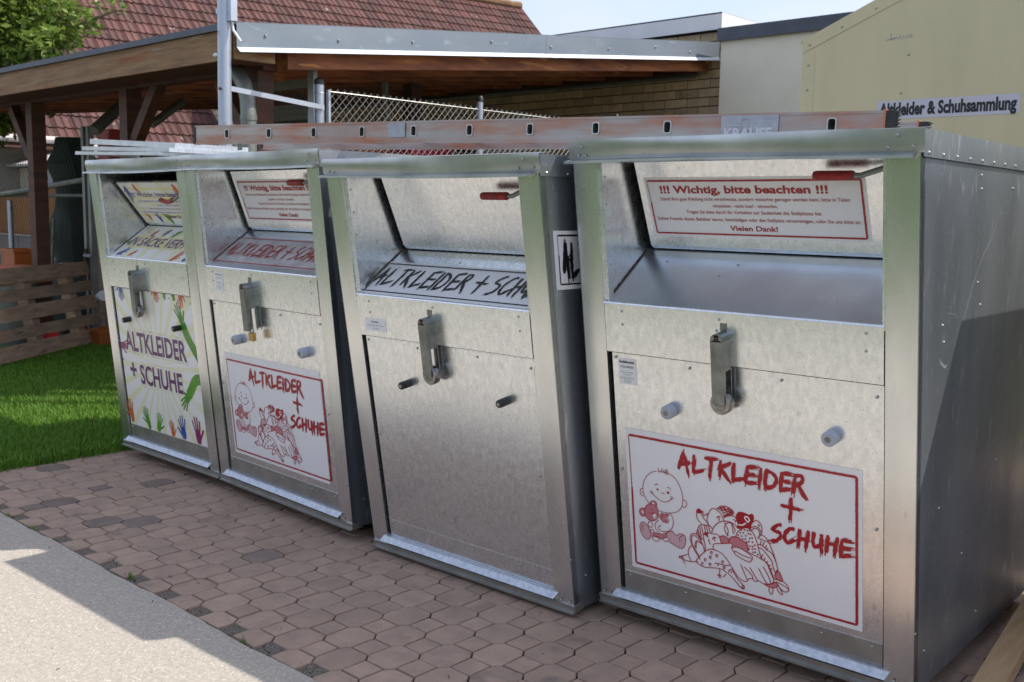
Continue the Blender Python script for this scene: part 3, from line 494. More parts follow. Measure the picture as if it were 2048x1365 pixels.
    floorf = lambda s, f: (lambda ss, ff, h: Vector((s + ss, yl + (yd - yl) / .303 * (f + ff), zl + (zd - zl) / .303 * (f + ff))) + Vector((0, -.59, .81)) * h)
    flapf = lambda s, f: (lambda ss, ff, h: fbm + X * (s + ss) + fu * (f + ff) + fn * h)
    if key in ('c4', 'c2'):
        sx = 1.0 if key == 'c4' else 1.03
        p = Print(front(.145 if key == 'c4' else .17, .158 if key == 'c4' else .168, -.0094), ['vinyl', 'ink_red', 'ink_pinkd', 'ink_pinkl']); p.rect(-.003, -.003, .835, .518, 0, 0)
        if key == 'c2': g = p.f; p.f = lambda a, b_, h: g(a * 1.035, b_ * .975, h)
        door_art(p); p.build('door_sticker', root)
        w_, h_ = .766, .212
        p = Print(flapf(.146, .036), ['vinyl', 'ink_red']); p.rect(0, 0, w_, h_, 0, 0); flap_text(p, w_, h_, 1, 0); p.frame(.014, .012, w_ - .014, h_ - .012, .0062, 1); p.build('flap_sticker', root)
    if key == 'c2':
        p = Print(floorf(.10, .035), ['vinyl_dirty', 'ink_red']); p.rect(-.01, 0, .90, .21, 0, 0); p.brushtext('ALTKLEIDER + SCHUHE', .03, .062, .095, .85, 1, .095)
        p.frame(.0, .012, .885, .198, .006, 1); p.build('chute_sticker', root)
    if key == 'c3':
        p = Print(floorf(.077, .012), ['vinyl', 'ink_black']); p.rect(.02, 0, .92, .205, 0, 0); p.brushtext('ALTKLEIDER + SCHUHE', .035, .055, .105, .93, 1, .11)
        p.frame(.03, .016, .908, .190, .0065, 1); p.build('chute_sticker', root)
        p = Print(lambda u, v, h: Vector((Wd + .0002 + h, -.148 + u + (v - .0) * lean * .9, 1.178 + v)), ['vinyl', 'ink_black']); p.rect(0, 0, .80, .20, 0, 0)
        p.brushtext('ALTKLEIDER + SCHUHE', .045, .035, .125, .72, 1, .13); p.frame(.022, .018, .78, .184, .006, 1); p.build('side_sticker', root)
    if key == 'c1':
        mats = ['rays', 'ink_purple', 'ink_yellow', 'ink_green', 'ink_orange', 'ink_blue', 'ink_magenta', 'vinyl', 'ink_grey']
        p = Print(front(0, 0, -.0094), mats); p.rect(pw + .016, .133, Wd - pw - .007, .938, 0, 0)
        for x, y, s, r, mi, mr, arm in ((.135, .175, .095, .08, 4, -1, .3), (.33, .165, .09, .35, 3, -1, .4), (.44, .150, .09, -.35, 3, 1, .3), (.60, .140, .075, .1, 4, 1, .1), (.72, .150, .105, .12, 5, -1, .1), (.875, .155, .115, .12, 6, 1, .15),
                                   (.115, .60, .085, -1.45, 6, 1, .15), (.19, .965, .085, math.pi, 5, 1, .0), (.35, .97, .06, math.pi, 5, 1, 0), (.58, .975, .08, math.pi + .2, 4, 1, 0), (.86, .965, .085, math.pi - .3, 4, -1, 0), (.685, .95, .04, 3.0, 3, 1, 0), (.775, .95, .04, 3.3, 3, 1, 0)):
            hand(p, x, max(y, .14) if y < .5 else y, s, r, mi, mr, arm if y > .2 else min(arm, (y - .136) / s))
        for st in ([(.985, .60), (.93, .66), (.875, .72), (.84, .79)], [(.985, .50), (.91, .50), (.86, .44), (.82, .40)]):
            p.stroke(st, .058, 3, 1, smooth=2); a, b_ = st[-1]; hand(p, a, b_, .10, math.atan2(st[-1][1] - st[-2][1], st[-1][0] - st[-2][0]) - math.pi / 2, 3, 1, .2)
        for t, x0, y0, w_ in (('ALTKLEIDER', .17, .585, .68), ('SCHUHE', .30, .40, .47), ('+', .185, .415, .075)):
            p.text(t, x0, y0, .118 if t != '+' else .10, 2, width=w_, bold=.11, lay=1.2); p.text(t, x0, y0, .118 if t != '+' else .10, 7, width=w_, bold=.075, lay=1.9); p.text(t, x0 + .003, y0 + .001, .113, 1, width=w_ * .99, bold=.025, lay=2.8)
        p.build('door_sticker', root)
        w_ = Wd - 2 * pw - .07
        p = Print(flapf(pw + .034, .0), mats); p.rect(0, .002, w_, fl - .004, 0, 0)
        for y in (.05, .10, .135, .17, .235): p.rect(.02, y, w_ - .02, y + .012, 2, .8)
        p.text('!!! Wichtig, bitte beachten !!!', w_ / 2, .188, .030, 7, width=.66, align='c', bold=.07, lay=1.4); p.text('!!! Wichtig, bitte beachten !!!', w_ / 2, .188, .030, 1, width=.66, align='c', bold=.02)
        for t, y, ww in zip(SMALL, (.152, .125, .100, .075), (.62, .25, .5, .7)): p.rect(w_ / 2 - ww / 2 - .01, y - .006, w_ / 2 + ww / 2 + .01, y + .018, 7, 1.2); p.text(t, w_ / 2, y, .014, 1, width=ww, align='c')
        p.text('Vielen Dank!', w_ / 2, .042, .022, 1, width=.2, align='c', bold=.02)
        for x, y, s, r, mi in ((.06, .245, .07, 2.9, 5), (.17, .262, .05, 3.4, 4), (.60, .255, .06, 3.3, 4), (.09, .03, .045, .2, 4), (.20, .02, .055, .2, 5), (.31, .02, .075, .5, 3), (.03, .15, .03, 0, 3), (.62, .02, .06, 0, 6)): hand(p, x, y, s, r, mi, 1, .25)
        p.build('flap_sticker', root)
        w2_ = Wd - 2 * pw - .006
        p = Print(floorf(pw + .003, .0), mats); p.rect(0, .002, w2_, .298, 0, 0)
        p.rect(.04, .095, w2_ - .02, .205, 2, .7); p.text('IN SÄCKE VERPACKEN', .045, .112, .078, 7, width=.87, bold=.06, lay=1.3, slant=.0); p.text('IN SÄCKE VERPACKEN', .045, .112, .078, 1, width=.87, bold=.02, lay=2.2)
        for x, y, s, r, mi in ((.07, .035, .07, -.9, 5), (.20, .03, .05, -.7, 4), (.68, .02, .075, -.4, 4), (.80, .03, .08, -.6, 5), (.20, .25, .05, 2.8, 4), (.33, .26, .05, 2.6, 5), (.45, .255, .06, 2.5, 3), (.04, .13, .04, 1, 3)): hand(p, x, y, s, r, mi, 1, .2)
        p.build('chute_sticker', root)
    # small notices
    if key == 'c4':
        p = Print(front(.131, .833, -.0095), ['vinyl', 'ink_black', 'ink_grey']); p.rect(0, 0, .071, .09, 0, 0)
        p.text('Notfallkontakt', .035, .075, .0078, 1, width=.062, bold=.03, align='c'); p.text('0152/10440325', .035, .058, .0075, 2, width=.052, align='c', bold=.01)
        for t, y, w_ in (('Bitte nur in Notfällen', .041, .05), ('kontaktieren', .033, .032), ('In allen anderen Fällen wenden', .021, .06), ('Sie sich an', .014, .026), ('Service-Nummer', .007, .03)): p.text(t, .035, y, .0042, 2, width=w_, align='c')
        p.build('notice', root)
    if key == 'c3':
        p = Print(front(.128, .968, .0022), ['vinyl', 'ink_grey']); p.rect(0, 0, .124, .052, 0, 0); p.text('Stammdaten', .062, .036, .007, 1, width=.045, align='c', bold=.02); p.text('In allen anderen Fällen wenden Sie sich bitte', .062, .022, .005, 1, width=.108, align='c'); p.text('an Nummer', .062, .010, .005, 1, width=.035, align='c'); p.build('notice', root)
    if key == 'c2':
        p = Print(front(.182, .995, .0022), ['vinyl', 'ink_grey']); p.rect(0, 0, .076, .096, 0, 0); p.text('Notfallkontakt', .038, .08, .007, 1, width=.06, align='c', bold=.02); p.text('0152/10440325', .038, .063, .0065, 1, width=.05, align='c')
        for y, w_ in ((.042, .05), (.034, .03), (.02, .06), (.012, .03)): p.text('kontaktieren bitte', .038, y, .0045, 1, width=w_, align='c')
        p.build('notice', root)
    return root
c4 = container('c4', 'nearest metal container with red baby drawing sticker and combination padlock, far right', (-2.189, 2.893, .07), math.radians(1.63), 1.140, -.1496, 1.24, 'plastic', 'red_front')
c3 = container('c3', 'metal container with bare front door and black lettering inside its chute', (-3.338, 2.772, .03), math.radians(1.10), 1.106, -.1613, 1.2, 'black', 'plain')
c2 = container('c2', 'metal container with brass padlock, between the bare one and the colourful one', (-4.631, 2.812, .07), math.radians(-2.85), 1.166, -.1057, 1.2, 'plastic', 'red_front')
c1 = container('c1', 'leftmost metal container with purple lettering and colourful printed hands, next to the lawn', (-5.707, 2.818, .07), math.radians(-.34), 1.062, -.1004, 1.15, 'black', 'art')
# ------------------------------------------------------------------ ground
def sheet(name, x0, y0, x1, y1, z, m, nx=1, ny=1, fz=None, **kw):
    b = MB()
    for j in range(ny + 1):
        for i in range(nx + 1):
            x = x0 + (x1 - x0) * i / nx; y = y0 + (y1 - y0) * j / ny; b.v.append((x, y, z + (fz(x, y) if fz else 0)))
    for j in range(ny):
        for i in range(nx): a = j * (nx + 1) + i; b.f.append((a, a + 1, a + nx + 2, a + nx + 1)); b.m.append(0)
    return b.build(name, m, kind='structure', **kw)
sheet('ground', -120, -90, 90, 120, -.06, 'soil')
sheet('joint_sand', -5.86, 1.70, .9, 12, -.018, 'gravel')
sheet('edge_grit', -5.86, 1.72, .9, 1.915, -.007, 'edge_grit', 300, 8, lambda x, y: random.uniform(-.005, .004))
# exposed aggregate slab with chipped edge
b = MB(); N_ = 150; x0, x1 = -30, 12
top = []
for i in range(N_ * 4 + 1):
    x = x0 + (x1 - x0) * i / (N_ * 4); top.append((x, 1.836 - .012 * (x + 2.5) / 2.5 + .004 * math.sin(x * 7) + random.uniform(-.004, .004)))
k = len(b.v)
for x, y in top: b.v += [(x, -.16, .004), (x, y - .012, .004), (x, y, -.006), (x, y, -.05)]
for i in range(len(top) - 1):
    for r in range(3): a = k + i * 4 + r; b.f.append((a, a + 4, a + 5, a + 1)); b.m.append(0)
b.f = [f[::-1] if 0 else f for f in b.f]
slab = b.build('concrete_path', 'concrete', kind='structure')
paving = bpy.data.objects.new('paving', None); COL.objects.link(paving); paving['kind'] = 'structure'; paving['label'] = 'reddish octagonal and square paving stones under the containers'
HX, HY = .1147, .1305
def stone(outline, hgt=.05, bev=.005):
    b = MB(); c = (sum(p[0] for p in outline) / len(outline), sum(p[1] for p in outline) / len(outline)); n = len(outline)
    def ring(k, z): return [(c[0] + (p[0] - c[0]) * k, c[1] + (p[1] - c[1]) * k, z) for p in outline]
    rs = [ring(1, -hgt), ring(1, -bev * .8), ring(.985, -bev * .25), ring(.945, 0)]
    for r in rs: b.v += r
    for j in range(3):
        for i in range(n): q = (i + 1) % n; b.f.append((j * n + i, j * n + q, (j + 1) * n + q, (j + 1) * n + i)); b.m.append(0)
    b.f.append(tuple(range(3 * n, 4 * n))); b.m.append(0); return b
QX, QY, G = .0455, .050, .0029
hx, hy = HX - QX, HY - QY
def octo(): return [(-hx + G, -QY + G * .4), (-QX + G * .4, -hy + G), (QX - G * .4, -hy + G), (hx - G, -QY + G * .4), (hx - G, QY - G * .4), (QX - G * .4, hy - G), (-QX + G * .4, hy - G), (-hx + G, QY - G * .4)]
def quad(): return [(-QX + G, -QY + G), (QX - G, -QY + G), (QX - G, QY - G), (-QX + G, QY - G)]
pm = {}
for kind, ol in (('o', octo()), ('s', quad())):
    for mt in ('paver', 'paver_grey'):
        pr_ = []
        for vv in range(3):
            me_o = stone([(x + random.uniform(-.0012, .0012), y + random.uniform(-.0012, .0012)) for x, y in ol]).build('paving_stone', mt)
            me = me_o.data; bpy.data.objects.remove(me_o); pr_.append(me)
        pm[kind, mt] = pr_
spots_ = []
inv = Matrix(R3)   # columns are camera axes
def project(p):
    q = inv.transposed() @ (Vector(p) - EYE); return (1024 + F * q.x / q.z, 682.5 + F * q.y / q.z, q.z)
RM = Matrix(R3).transposed()
def project(p):
    q = RM @ (Vector(p) - EYE); return (1024 + F * q.x / q.z, 682.5 + F * q.y / q.z, q.z)
for i in range(-34, 30):
    for j in range(-14, 60):
        x = -2.2262 + i * HX; y = 2.640 + j * HY
        if x < -5.80 or x > .7 or y > 9.5: continue
        kind = 'o' if (i + j) % 2 == 0 else 's'
        lo = y - (hy if kind == 'o' else QY)
        kerb = 1.836 - .012 * (x + 2.5) / 2.5
        cut = lo < kerb + .002
        if cut and (kind == 's' or y < kerb): continue
        if y > 4.3 and x > -5: 
            if j % 2 or True: pass
        q = project((x, y, 0)); vis = q[2] > .3 and -60 < q[0] < 2110 and 600 < q[1] < 1440
        hid = (y > 3.25 and x < -1.0)
        spots_.append((q[2] + (0 if vis and not hid else 50), x, y, kind, kerb - y + .003 if cut else None))
spots_.sort()
cnt = 0; far = MB()
tmpl = {'o': stone(octo()), 's': stone(quad())}
for dist, x, y, kind, cut in spots_:
    tilt = (random.gauss(0, .004), random.gauss(0, .004)); rz = random.gauss(0, .006); z = random.gauss(0, .0008)
    grey = random.random() < (.15 if -5.2 < x < -4.0 and y < 2.4 else .02)
    if cut is not None and dist < 50 and cnt < 299:
        o_l = octo(); cp_ = []
        for i in range(len(o_l)):
            a, b_ = o_l[i], o_l[(i + 1) % len(o_l)]
            if a[1] >= cut: cp_.append(a)
            if (a[1] >= cut) != (b_[1] >= cut): t = (cut - a[1]) / (b_[1] - a[1]); cp_.append((a[0] + t * (b_[0] - a[0]), cut))
        o = stone(cp_).build('paving_stone', 'paver'); o.location = (x, y, z); o.parent = paving; cnt += 1; continue
    if cut is not None: continue
    if cnt < 299 and dist < 50:
        o = inst(random.choice(pm[kind, 'paver_grey' if grey else 'paver']), 'paving_stone', (x, y, z), rz, paving, tilt[0], tilt[1]); cnt += 1
    else:
        if dist > 50 and (y > 7): continue
        t = tmpl[kind]; k = len(far.v)
        far.v += [(x + a, y + b_, z + c) for a, b_, c in t.v]; far.f += [tuple(k + q for q in f) for f in t.f]; far.m += [1 if grey else 0] * len(t.f)
far.build('paving_stones_joined', ['paver_far', 'paver_grey'], paving, kind='stuff')
# crumbs, leaves and tufts in the joints
b = MB()
for _ in range(420):
    x = random.uniform(-5.6, -.8); y = random.uniform(1.84, 2.9); s_ = random.uniform(.001, .0035)
    b.prism([(x, y, .001), (x + s_, y + s_ * .3, .001), (x + s_ * .4, y + s_, .001)], (0, 0, s_ * .6))
for _ in range(260):
    x = random.uniform(-5.2, -2.2); y = random.gauss(1.845, .012); s_ = random.uniform(.002, .007)
    b.prism([(x, y, -.02), (x + s_, y + s_ * .3, -.02), (x + s_ * .4, y + s_, -.02)], (0, 0, s_ * .9 + .01))
b.build('grit', 'gravel', kind='stuff', label='small grit scattered on the paving', category='grit')
b = MB()
for _ in range(46):
    x = random.uniform(-5.5, -1.2); y = random.uniform(1.3, 2.75); a = random.uniform(0, 6.3); L_ = random.uniform(.006, .028); z = .006
    b.tube([(x, y, z), (x + L_ * .5 * math.cos(a), y + L_ * .5 * math.sin(a), z + .003), (x + L_ * math.cos(a + .3), y + L_ * math.sin(a + .3), z)], random.uniform(.0006, .0016), 4)
b.build('twigs', 'timber_dark', kind='stuff', label='tiny dark twigs scattered on paving and path', category='twigs')
def blades(name, n, pick, hmin, hmax, mt, w=.0022, lab=None, cat='grass'):
    V_ = np.zeros((n * 5, 3), np.float32); Fc = []
    k = 0
    for q in range(n):
        x, y = pick(); h_ = random.uniform(hmin, hmax); a = random.uniform(0, 6.28); le = random.uniform(.1, .75) * h_; ca, sa = math.cos(a), math.sin(a); ww = w * random.uniform(.7, 1.5)
        V_[k] = (x - sa * ww, y + ca * ww, -.03); V_[k + 1] = (x + sa * ww, y - ca * ww, -.03)
        V_[k + 2] = (x + ca * le * .3 - sa * ww, y + sa * le * .3 + ca * ww, h_ * .6); V_[k + 3] = (x + ca * le * .3 + sa * ww, y + sa * le * .3 - ca * ww, h_ * .6); V_[k + 4] = (x + ca * le, y + sa * le, h_)
        Fc += [(k, k + 1, k + 3, k + 2), (k + 2, k + 3, k + 4)]; k += 5
    me = bpy.data.meshes.new(name); me.from_pydata(V_.tolist(), [], Fc); me.materials.append(M[mt]); o = bpy.data.objects.new(name, me); COL.objects.link(o); o['kind'] = 'stuff'
    if lab: o['label'] = lab; o['category'] = cat
    return o
def pick_lawn():
    while True:
        x = random.uniform(-10.6, -5.77 + random.gauss(0, .012)); y = random.uniform(1.75, 5.0)
        q = project((x, y, 0))
        if q[0] > -60 and q[0] < 330 and random.random() < min(1, (8.5 / q[2]) ** 1.0): return x, y
sheet('lawn', -30, 1.80, -5.82, 14, -.035, 'lawn')
blades('lawn_grass', 125000, pick_lawn, .018, .072, 'grass', .0022, 'green lawn beside the leftmost container')
blades('joint_weeds', 120, lambda: (lambda c: (c[0] + random.gauss(0, .008), c[1] + random.gauss(0, .006)))(random.choice(((-5.05, 1.85), (-4.63, 1.84), (-3.75, 1.86), (-4.9, 1.84), (-2.9, 1.83)))), .01, .03, 'grass', .0009, 'tiny weeds in the paving joints', 'weeds')
# lawn, hedge and trees across the path, behind the camera (seen in the metal)
sheet('lawn_opposite', -40, -12, 25, -.165, .0, 'lawn_lit')
def leafmass(name, centres, n, sz, mt, parent=None, **kw):
    vs = []; fs = []
    tot = sum(c[3] * c[4] * c[5] for c in centres)
    for cx, cy, cz, rx_, ry_, rz_ in centres:
        for _ in range(int(n * rx_ * ry_ * rz_ / tot)):
            d = Vector((random.gauss(0, 1), random.gauss(0, 1), random.gauss(0, 1))).normalized() * random.uniform(.55, 1.05)
            p = Vector((cx + d.x * rx_, cy + d.y * ry_, cz + d.z * rz_)); u = Vector((random.gauss(0, 1), random.gauss(0, 1), random.gauss(0, .6))).normalized(); w_ = u.cross(Vector((random.gauss(0, 1), random.gauss(0, 1), random.gauss(0, 1)))).normalized()
            s_ = sz * random.uniform(.6, 1.3); k = len(vs)
            vs += [tuple(p - u * s_), tuple(p + w_ * s_ * .45), tuple(p + u * s_), tuple(p - w_ * s_ * .45)]; fs.append((k, k + 1, k + 2, k + 3))
    me = bpy.data.meshes.new(name); me.from_pydata(vs, [], fs); me.materials.append(M[mt]); o = bpy.data.objects.new(name, me); COL.objects.link(o)
    if parent: o.parent = parent
    for k, v in kw.items(): o[k] = v
    return o
hg = MB(); hg.box((-26, -8.6, 0), (14, -7.9, 1.9))
hr = thing('hedge', 'long clipped hedge across the path, behind the photographer', 'hedge', (-6, -8, 0))
hb = MB(); hb.box((-20, -.5, 0), (20, .2, 1.8)); hb.build('stems', 'leaf', hr)
leafmass('foliage', [(-19.5 + i * 1.0, -.1, 1.0, .75, .55, 1.15) for i in range(40)], 14000, .11, 'hedge', hr)
for i, (tx, ty) in enumerate(((-13, -12), (-5, -13), (3, -12.5))):
    t_ = thing('tree', ('round leafy tree behind the hedge across the path, left one', 'round leafy tree behind the hedge across the path, middle one', 'round leafy tree behind the hedge across the path, right one')[i], 'tree', (tx, ty, 0), 0, 'trees behind the photographer')
    MB().tube([(0, 0, 0), (.05, 0, 1.5), (0, .1, 3.2)], [.16, .12, .07], 8).build('trunk', 'bark', t_)
    leafmass('crown', [(0, 0, 3.2, 1.9, 1.9, 1.5), (.9, .3, 2.6, 1.2, 1.2, .9), (-1, 0, 2.7, 1.2, 1.1, .9)], 4500, .16, 'hedge', t_)
# fifth container, out of frame to the right: its shadow falls on the near one's side
r5 = thing('clothing_container', 'metal container just outside the frame, darkened for its reflection, right of the nearest one', 'clothes container', (-.745, 3.46, .05), math.radians(1.5), 'row of galvanised clothing containers')
b = MB(); b.prism([(0, .14, 0), (0, -.02, 1.64), (0, 1.15, 1.64), (0, 1.15, 0)], (1.12, 0, 0)); b.build('body', 'flash_dark', r5)  # body colour set dark so the near container's side mirrors less light
b = MB(); b.box((-.01, -.05, 1.60), (1.13, 1.16, 1.66)); b.build('lid_rim', 'zinc_lid', r5)
b = MB(); b.box((.06, .05, -.049), (.14, .15, 0)); b.box((.9, .05, -.049), (.98, .15, 0)); b.box((.9, .95, -.049), (.98, 1.05, 0)); b.box((.06, .95, -.049), (.14, 1.05, 0)); b.build('foot', 'rust', r5)
# timber batten leaning on the ground between them
bm_ = MB(); A0 = onz(2001, 1222, .07); A0 = Vector((-1.06, 4.02, .03)); A1 = Vector((-.86, 2.35, .03))
dv = (A1 - A0).normalized(); sd = Vector((-dv.y, dv.x, 0)) * .085; bm_.obox((0, 0, 0), A1 - A0, sd, (0, 0, .05))
tb = bm_.build('timber_batten', 'timber_new', origin=(0, 0, 0)); tb.location = A0; tb['label'] = 'raw pine batten lying on the paving beside the nearest container'; tb['category'] = 'timber'
# ------------------------------------------------------------------ aluminium ladder lying across the containers
L0 = Vector((-4.231, 2.634, 1.804)); LD = Vector((.98937, .14430, -.01796)).normalized(); LS = Vector((-LD.y, LD.x, 0)).normalized(); LU = LD.cross(LS) * 1.0
if LU.z < 0: LU = -LU
lad = thing('ladder', 'long aluminium ladder lying across the tops of the containers', 'ladder', L0)
ta, tb_ = -.225, 2.955
hw, hh = .0125, .019
for w_ in (0, .415):
    b = MB(); zs = (-.047, .040); rungs = [i * .28 for i in range(11)]
    O = LS * w_
    edges = [ta] + [e for r in rungs for e in (r - hw, r + hw)] + [tb_]
    for i in range(0, len(edges), 2): b.obox(O + LD * edges[i] + LU * zs[0], LD * (edges[i + 1] - edges[i]), LS * .004, LU * (zs[1] - zs[0]))
    for r in rungs:
        b.obox(O + LD * (r - hw) + LU * zs[0], LD * 2 * hw, LS * .004, LU * (-hh - zs[0])); b.obox(O + LD * (r - hw) + LU * hh, LD * 2 * hw, LS * .004, LU * (zs[1] - hh))
    for z in (zs[0], zs[1] - .004): b.obox(O + LD * ta + LU * z + LS * .004, LD * (tb_ - ta), LS * .022, LU * .004)
    b.obox(O + LD * ta + LU * (zs[0] - .0) - LS * .003, LD * (tb_ - ta), LS * .003, LU * .008); b.obox(O + LD * ta + LU * (zs[1] - .008) - LS * .003, LD * (tb_ - ta), LS * .003, LU * .008)
    rl = b.build('side_rail', 'alu', lad)
    if w_ == 0:
        for r in rungs:
            b = MB()
            for k in range(16):
                def sp(a, e): 
                    c, s_ = math.cos(a), math.sin(a); return LD * (r + math.copysign(abs(c) ** .45, c) * (hw + e)) + LU * (math.copysign(abs(s_) ** .45, s_) * (hh + e))
                a0 = k * math.pi / 8; a1 = (k + 1) * math.pi / 8
                b.poly([sp(a0, .003) - LS * .0045, sp(a1, .003) - LS * .0045, sp(a1, -.001) - LS * .0045, sp(a0, -.001) - LS * .0045]); b.poly([sp(a0, .003), sp(a1, .003), sp(a1, .003) - LS * .0045, sp(a0, .003) - LS * .0045]); b.poly([sp(a0, -.001) - LS * .0045, sp(a1, -.001) - LS * .0045, sp(a1, -.001) + LS * .005, sp(a0, -.001) + LS * .005])
            b.build('rung_collar', 'alu_clean', rl)
        for (c0, c1, nm) in ((.985, 1.075, 'small'), (2.435, 2.63, 'big')):
            b = MB(); b.obox(LD * c0 - LS * .0045 + LU * (-.024 if nm == 'small' else -.044), LD * (c1 - c0), LS * .0015, LU * (.056 if nm == 'small' else .078)); pl = b.build('rating_plate' if nm == 'small' else 'maker_label', 'label', rl)
            if nm == 'big':
                p = Print(lambda x, y, h: LD * (c0 + x) - LS * (.0046 + h) + LU * (-.044 + y), ['sign', 'sign']); p.text('KRAUSE', .012, .006, .032, 1, width=.165, bold=.05); p.stroke([(.02, .045), (.09, .046), (.105, .057), (.17, .058)], .002, 1); p.b.build('lettering', p.mats, rl)
    b = MB(); b.obox(O + LD * tb_ - LS * .004 + LU * (zs[0] - .002), LD * .006, LS * .034, LU * (zs[1] - zs[0] + .006), 1)
    b.obox(O + LD * (tb_ + .006) - LS * .002 + LU * zs[0], LD * .028, LS * .03, LU * (zs[1] - zs[0]))
    for i in range(8): b.prism([O + LD * (tb_ + .034) - LS * .002 + LU * (zs[0] + i * .0108), O + LD * (tb_ + .046) - LS * .002 + LU * (zs[0] + i * .0108 + .008), O + LD * (tb_ + .034) - LS * .002 + LU * (zs[0] + i * .0108 + .009)], LS * .03)
    b.build('rubber_foot', ['black', 'coral'], lad)
    MB().obox(O + LD * (ta - .012) - LS * .003 + LU * (zs[0] - .001), LD * .012, LS * .03, LU * (zs[1] - zs[0] + .002)).build('end_cap', 'black', lad)
for i in range(11):
    c = LD * (i * .28)
    b = MB()
    for q in range(4):
        a0, a1 = [((-1, -1), (1, -1)), ((1, -1), (1, 1)), ((1, 1), (-1, 1)), ((-1, 1), (-1, -1))][q]
        P_ = [c + LD * (hw * a[0]) + LU * (hh * a[1]) for a in (a0, a1)]; b.poly([P_[0] + LS * .003, P_[1] + LS * .003, P_[1] + LS * .415, P_[0] + LS * .415])
    b.build('rung', 'alu_clean', lad)
MB().obox(LD * .075 - LS * .006 + LU * -.075, LD * .02, LS * .012, LU * .03).build('hook', 'steel', lad)
# spare lids stacked on the leftmost containers
def lid(name, C0, wx, dy, hz, rz, tilt, label):
    r = thing(name, label, 'metal sheet', C0, rz, 'folded sheets lying on the leftmost container'); r.rotation_euler = (tilt[0], tilt[1], rz)
    MB().box((-wx, 0, 0), (0, dy, .003)).build('top_sheet', 'zinc_bright', r); b = MB(); b.box((-wx, -.003, -hz), (0, 0, .003)); b.build('front_fold', 'zinc_lid', r); MB().box((0, -.003, -hz), (.003, dy, .003)).build('side_fold', 'zinc_bright', r); MB().box((-wx - .003, -.003, -hz), (-wx, dy, .003)).build('side_fold', 'zinc_bright', r)
    return r
lid('folded_sheet', (-5.66, 3.17, 1.838), 1.10, .50, .030, .0, (.0, .055), 'topmost of the folded metal sheets resting on the leftmost containers')
lid('folded_sheet', (-5.64, 3.12, 1.806), 1.06, .52, .022, .03, (.0, .035), 'middle one of the folded metal sheets resting on the leftmost containers')
lid('folded_sheet', (-5.73, 3.10, 1.783), 1.15, .45, .018, -.02, (.0, .03), 'lowest of the folded metal sheets resting on the leftmost containers')
c_ = thing('support_block', 'wooden block propping the folded sheets on the leftmost container', 'block', (-5.2, 3.5, 1.705)); MB().box((-.3, -.2, 0), (.0, .2, .065)).build('block', 'pallet', c_)

# ------------------------------------------------------------------ carport
XF = -6.39; SL = .107
zr = lambda y: 2.743 + SL * (y - 4.065)
cp = thing('carport', 'dark timber carport with zinc edged sloping roof behind the containers', 'carport', (XF, 4.065, 0))
o_ = Vector((XF, 4.065, 0))
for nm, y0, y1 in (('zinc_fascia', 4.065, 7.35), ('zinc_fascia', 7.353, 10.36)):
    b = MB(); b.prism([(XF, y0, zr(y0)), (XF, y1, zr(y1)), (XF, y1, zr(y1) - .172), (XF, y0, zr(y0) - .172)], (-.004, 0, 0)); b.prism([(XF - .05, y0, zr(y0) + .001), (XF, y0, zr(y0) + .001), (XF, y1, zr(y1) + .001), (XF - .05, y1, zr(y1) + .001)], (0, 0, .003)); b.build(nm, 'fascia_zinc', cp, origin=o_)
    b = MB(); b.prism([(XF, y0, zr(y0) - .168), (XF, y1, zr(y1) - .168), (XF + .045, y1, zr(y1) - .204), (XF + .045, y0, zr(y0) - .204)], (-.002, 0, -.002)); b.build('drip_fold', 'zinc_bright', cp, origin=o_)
b = MB()
for y in (4.30, 4.95, 5.70, 6.62, 7.42, 8.3, 9.1, 9.75): b.dome((XF, y, zr(y) - .095 + .02 * math.sin(y * 5)), (1, 0, 0), .013, 1)
b.build('fascia_screws', 'rivet', cp, origin=o_, kind='stuff')
b = MB(); b.prism([(XF - .004, 4.03, zr(4.03) - .012), (XF - .004, 10.36, zr(10.36) - .012), (-14.5, 10.36, zr(10.36) - .012), (-14.5, 4.03, zr(4.03) - .012)], (0, 0, .016)); b.build('roof_sheet', 'flash_dark', cp, origin=o_)
b = MB(); b.box((-14.5, 4.018, 2.70), (XF - .06, 4.032, 2.745)); b.build('roof_edge', 'flash_dark', cp, origin=o_)
for x0, x1 in ((-14.4, -9.45), (-9.445, XF - .07)):
    MB().box((x0, 4.045, 2.497), (x1, 4.07, 2.70)).build('fascia_board', 'timber', cp, origin=o_)
MB().box((XF - .06, 4.06, 2.50), (XF - .03, 4.4, 2.70)).build('fascia_board', 'timber', cp, origin=o_)
for i in range(28):
    x1 = -6.45 - i * .28; MB().prism([(x1, 4.08, zr(4.08) - .034), (x1 - .275, 4.08, zr(4.08) - .034), (x1 - .275, 10.3, zr(10.3) - .034), (x1, 10.3, zr(10.3) - .034)], (0, 0, .018)).build('roof_board', 'timber_red', cp, origin=o_)
for i in range(11):
    x = -6.50 - i * .70; zb = lambda y: zr(y) - .31
    MB().prism([(x, 4.565, zr(4.565) - .036), (x, 10.32, zr(10.32) - .036), (x, 10.32, zb(10.32)), (x, 4.565, zb(4.565))], (-.08, 0, 0)).build('rafter', 'timber_red', cp, origin=o_)
MB().box((-14.3, 4.075, 2.505), (-6.45, 4.43, 2.525)).build('soffit_board', 'timber_dark', cp, origin=o_)
MB().box((-14.3, 4.44, 2.48), (-6.63, 4.56, 2.74)).build('front_beam', 'timber_dark', cp, origin=o_)
MB().box((-14.3, 10.22, 3.08), (-6.66, 10.34, 3.24)).build('wall_plate', 'timber_dark', cp, origin=o_)
